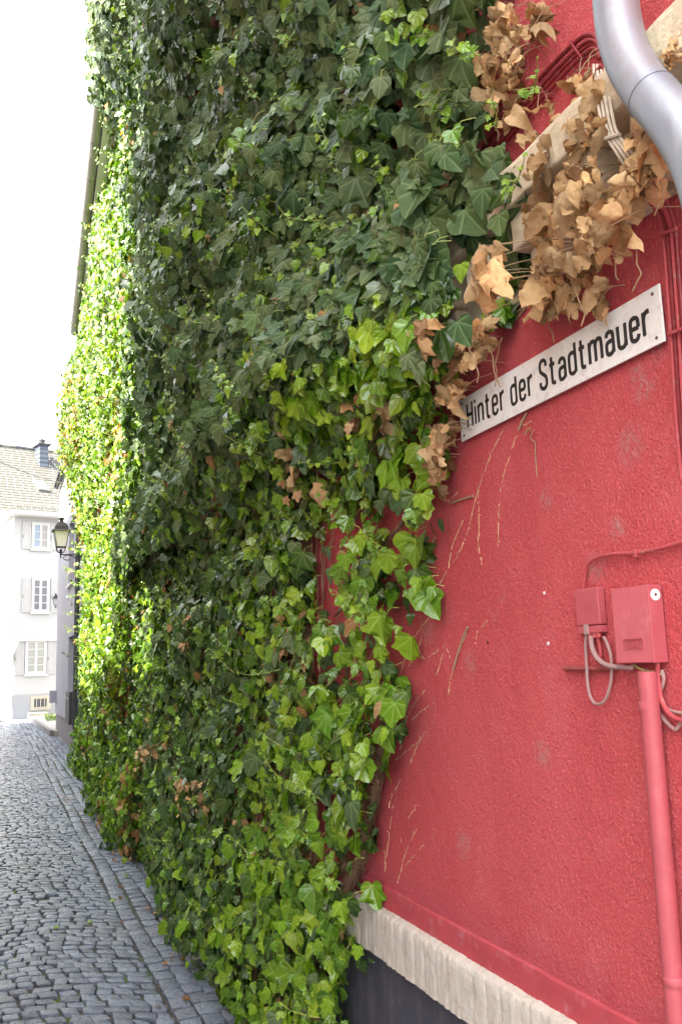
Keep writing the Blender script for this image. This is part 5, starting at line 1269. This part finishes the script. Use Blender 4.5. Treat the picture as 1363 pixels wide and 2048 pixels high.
# skylight
def on_roof(px, py, lift=0.0):
    nr = (NN * SL + Vector((0, 0, 1))).normalized(); return pp(px, py, e0 + nr * lift, nr), nr
c4 = [on_roof(66, 959, .10)[0], on_roof(88, 962, .10)[0], on_roof(101, 981, .10)[0], on_roof(78, 978, .10)[0]]; nr = on_roof(66, 960)[1]
b = MB(); b.hexa([tuple(q - nr * .12) for q in c4] + [tuple(q) for q in c4]); skl = b.build('skylight', M['zincdull'], rf)
cc = sum(c4, Vector()) / 4; b = MB(); c5 = [q.lerp(cc, .12) for q in c4]; b.hexa([tuple(q + nr * .003) for q in c5] + [tuple(q + nr * .02) for q in c5]); b.build('pane', M['glassblue'], skl)
# chimney clad in slates
cb = on_roof(88, 935)[0]; ctop = pp(88, 890, cb, Vector((0, 1, 0))).z; wch = 16 / FPX * 40; dch = .62
def chim(b, g, z0, z1): 
    p = [cb - U * (wch / 2 + g) + NN * (g), cb + U * (wch / 2 + g) + NN * g, cb + U * (wch / 2 + g) - NN * (dch + g), cb - U * (wch / 2 + g) - NN * (dch + g)]
    b.hexa([(q.x, q.y, z0) for q in p] + [(q.x, q.y, z1) for q in p])
b = MB(); chim(b, 0, cb.z - .6, ctop); ch = b.build('chimney', M['slateblue2'] if 'slateblue2' in M else M['pipegrey'], rf)
t = NT('blue_grey_chimney_slates'); ch.data.materials.clear(); w_ = t.n('ShaderNodeTexWave', bands_direction='Z'); w_.inputs['Scale'].default_value = 1.6; w_.inputs['Distortion'].default_value = 1.5; t.l(t.tc.outputs['Object'], w_.inputs[0])
ch.data.materials.append(t.done(t.mix(t.noise(4, 5), (0.07, 0.09, 0.12), (0.12, 0.14, 0.18)), .45, t.bump(w_.outputs['Fac'], .8, .05)))
b = MB(); chim(b, .09, ctop, ctop + .07); cap = b.build('chimney_cap', M['pipegrey'], ch)
cm = cb - NN * dch / 2; b = MB(); b.lathe((cm.x, cm.y, ctop + .07), [(.13, 0), (.11, .14), (.14, .16), (.14, .22), (.05, .26), (.03, .30), (.03, .62)], 12); b.build('chimney_pot', M['pipegrey'], ch, smooth=True)

# overhead wire across the street
a_ = Vector(pp(-30, 908, (0, 26, 0), Vector((0, 1, 0)))); c_ = wp(152, 973, 0, LX)
pts = [a_.lerp(c_, i / 16) + Vector((0, 0, -.10 * sin(pi * i / 16))) for i in range(17)]
b = MB(); b.tube(pts, .012, 5); tag(b.build('overhead_wire', M['darkmetal']), 'thin black overhead wire crossing in front of the slate roof', 'wire')

# raised step, kerb and stones at the far end
gA, gB, gC = gp(72, 1443), gp(112, 1478), gp(84, 1440)
b = MB(); s0, s1 = Vector((1.32, 35.0, 0)), Vector((1.52, 25.4, 0))
p = [(s1.x, s1.y, -.02), (2.6, s1.y, -.02), (2.8, s0.y, -.02), (s0.x, s0.y, -.02)]; b.hexa(p + [(a[0], a[1], .14) for a in p]); tag(b.build('pavement', M['concrete'], bevel=.01), kind='structure')
b = MB(); p = [(s1.x - .10, s1.y, -.02), (s1.x - .003, s1.y, -.02), (s0.x - .003, s0.y, -.02), (s0.x - .12, s0.y, -.02)]; b.hexa(p + [(a[0], a[1], .155) for a in p]); tag(b.build('kerb', M['kerb'], bevel=.012), kind='structure')
b = MB(); b.box(1.16, 1.85, 34.4, 34.9, .0, .26); tag(b.build('stone_block', M['kerb'], bevel=.02), 'grey stone block at the far end of the pale raised pavement', 'stone block')
bc = gp(12, 1441); b = MB(); n = 12; prof = [(-.22, 0), (.22, 0)] + [(.22 * cos(pi * k / n), .32 + .17 * sin(pi * k / n)) for k in range(n + 1)]
b.prism([(bc.x + a, bc.y - 1.0, c) for a, c in prof], (0, .18, 0)); tag(b.build('guard_stone', M['whitewall'], bevel=.03), 'rounded white guard stone standing before the white house', 'guard stone')
st = empty('door_steps', (-.45, 34.2, 0), 'dark stone steps left of the rounded white guard stone', 'steps')
for k in range(3): b = MB(); b.box(-.9, bc.x - .27 + .02 * 0, 34.2 + k * .3, 34.499 + k * .3, 0, .17 * (k + 1)); b.build('step', M['pipegrey'], st, bevel=.01)
# grass tuft by the lavender house
Pn = []; rnd = random.Random(2)
b = MB()
for k in range(260):
    x = rnd.uniform(1.62, 2.0); y = rnd.uniform(30.5, 33.5); h = rnd.uniform(.06, .22); a = rnd.uniform(0, pi); b.add([(x - .01 * cos(a), y - .01 * sin(a), .14), (x + .01 * cos(a), y + .01 * sin(a), .14), (x + rnd.uniform(-.06, .06), y + rnd.uniform(-.06, .06), .14 + h)], [(0, 1, 2)])
M['grass'] = plain('grass_blade', (0.14, 0.22, 0.03), .6, .3, 8, 30, .1, .002)
tag(b.build('grass', M['grass']), 'tuft of green grass growing at the edge of the pale pavement', 'grass', kind='stuff')
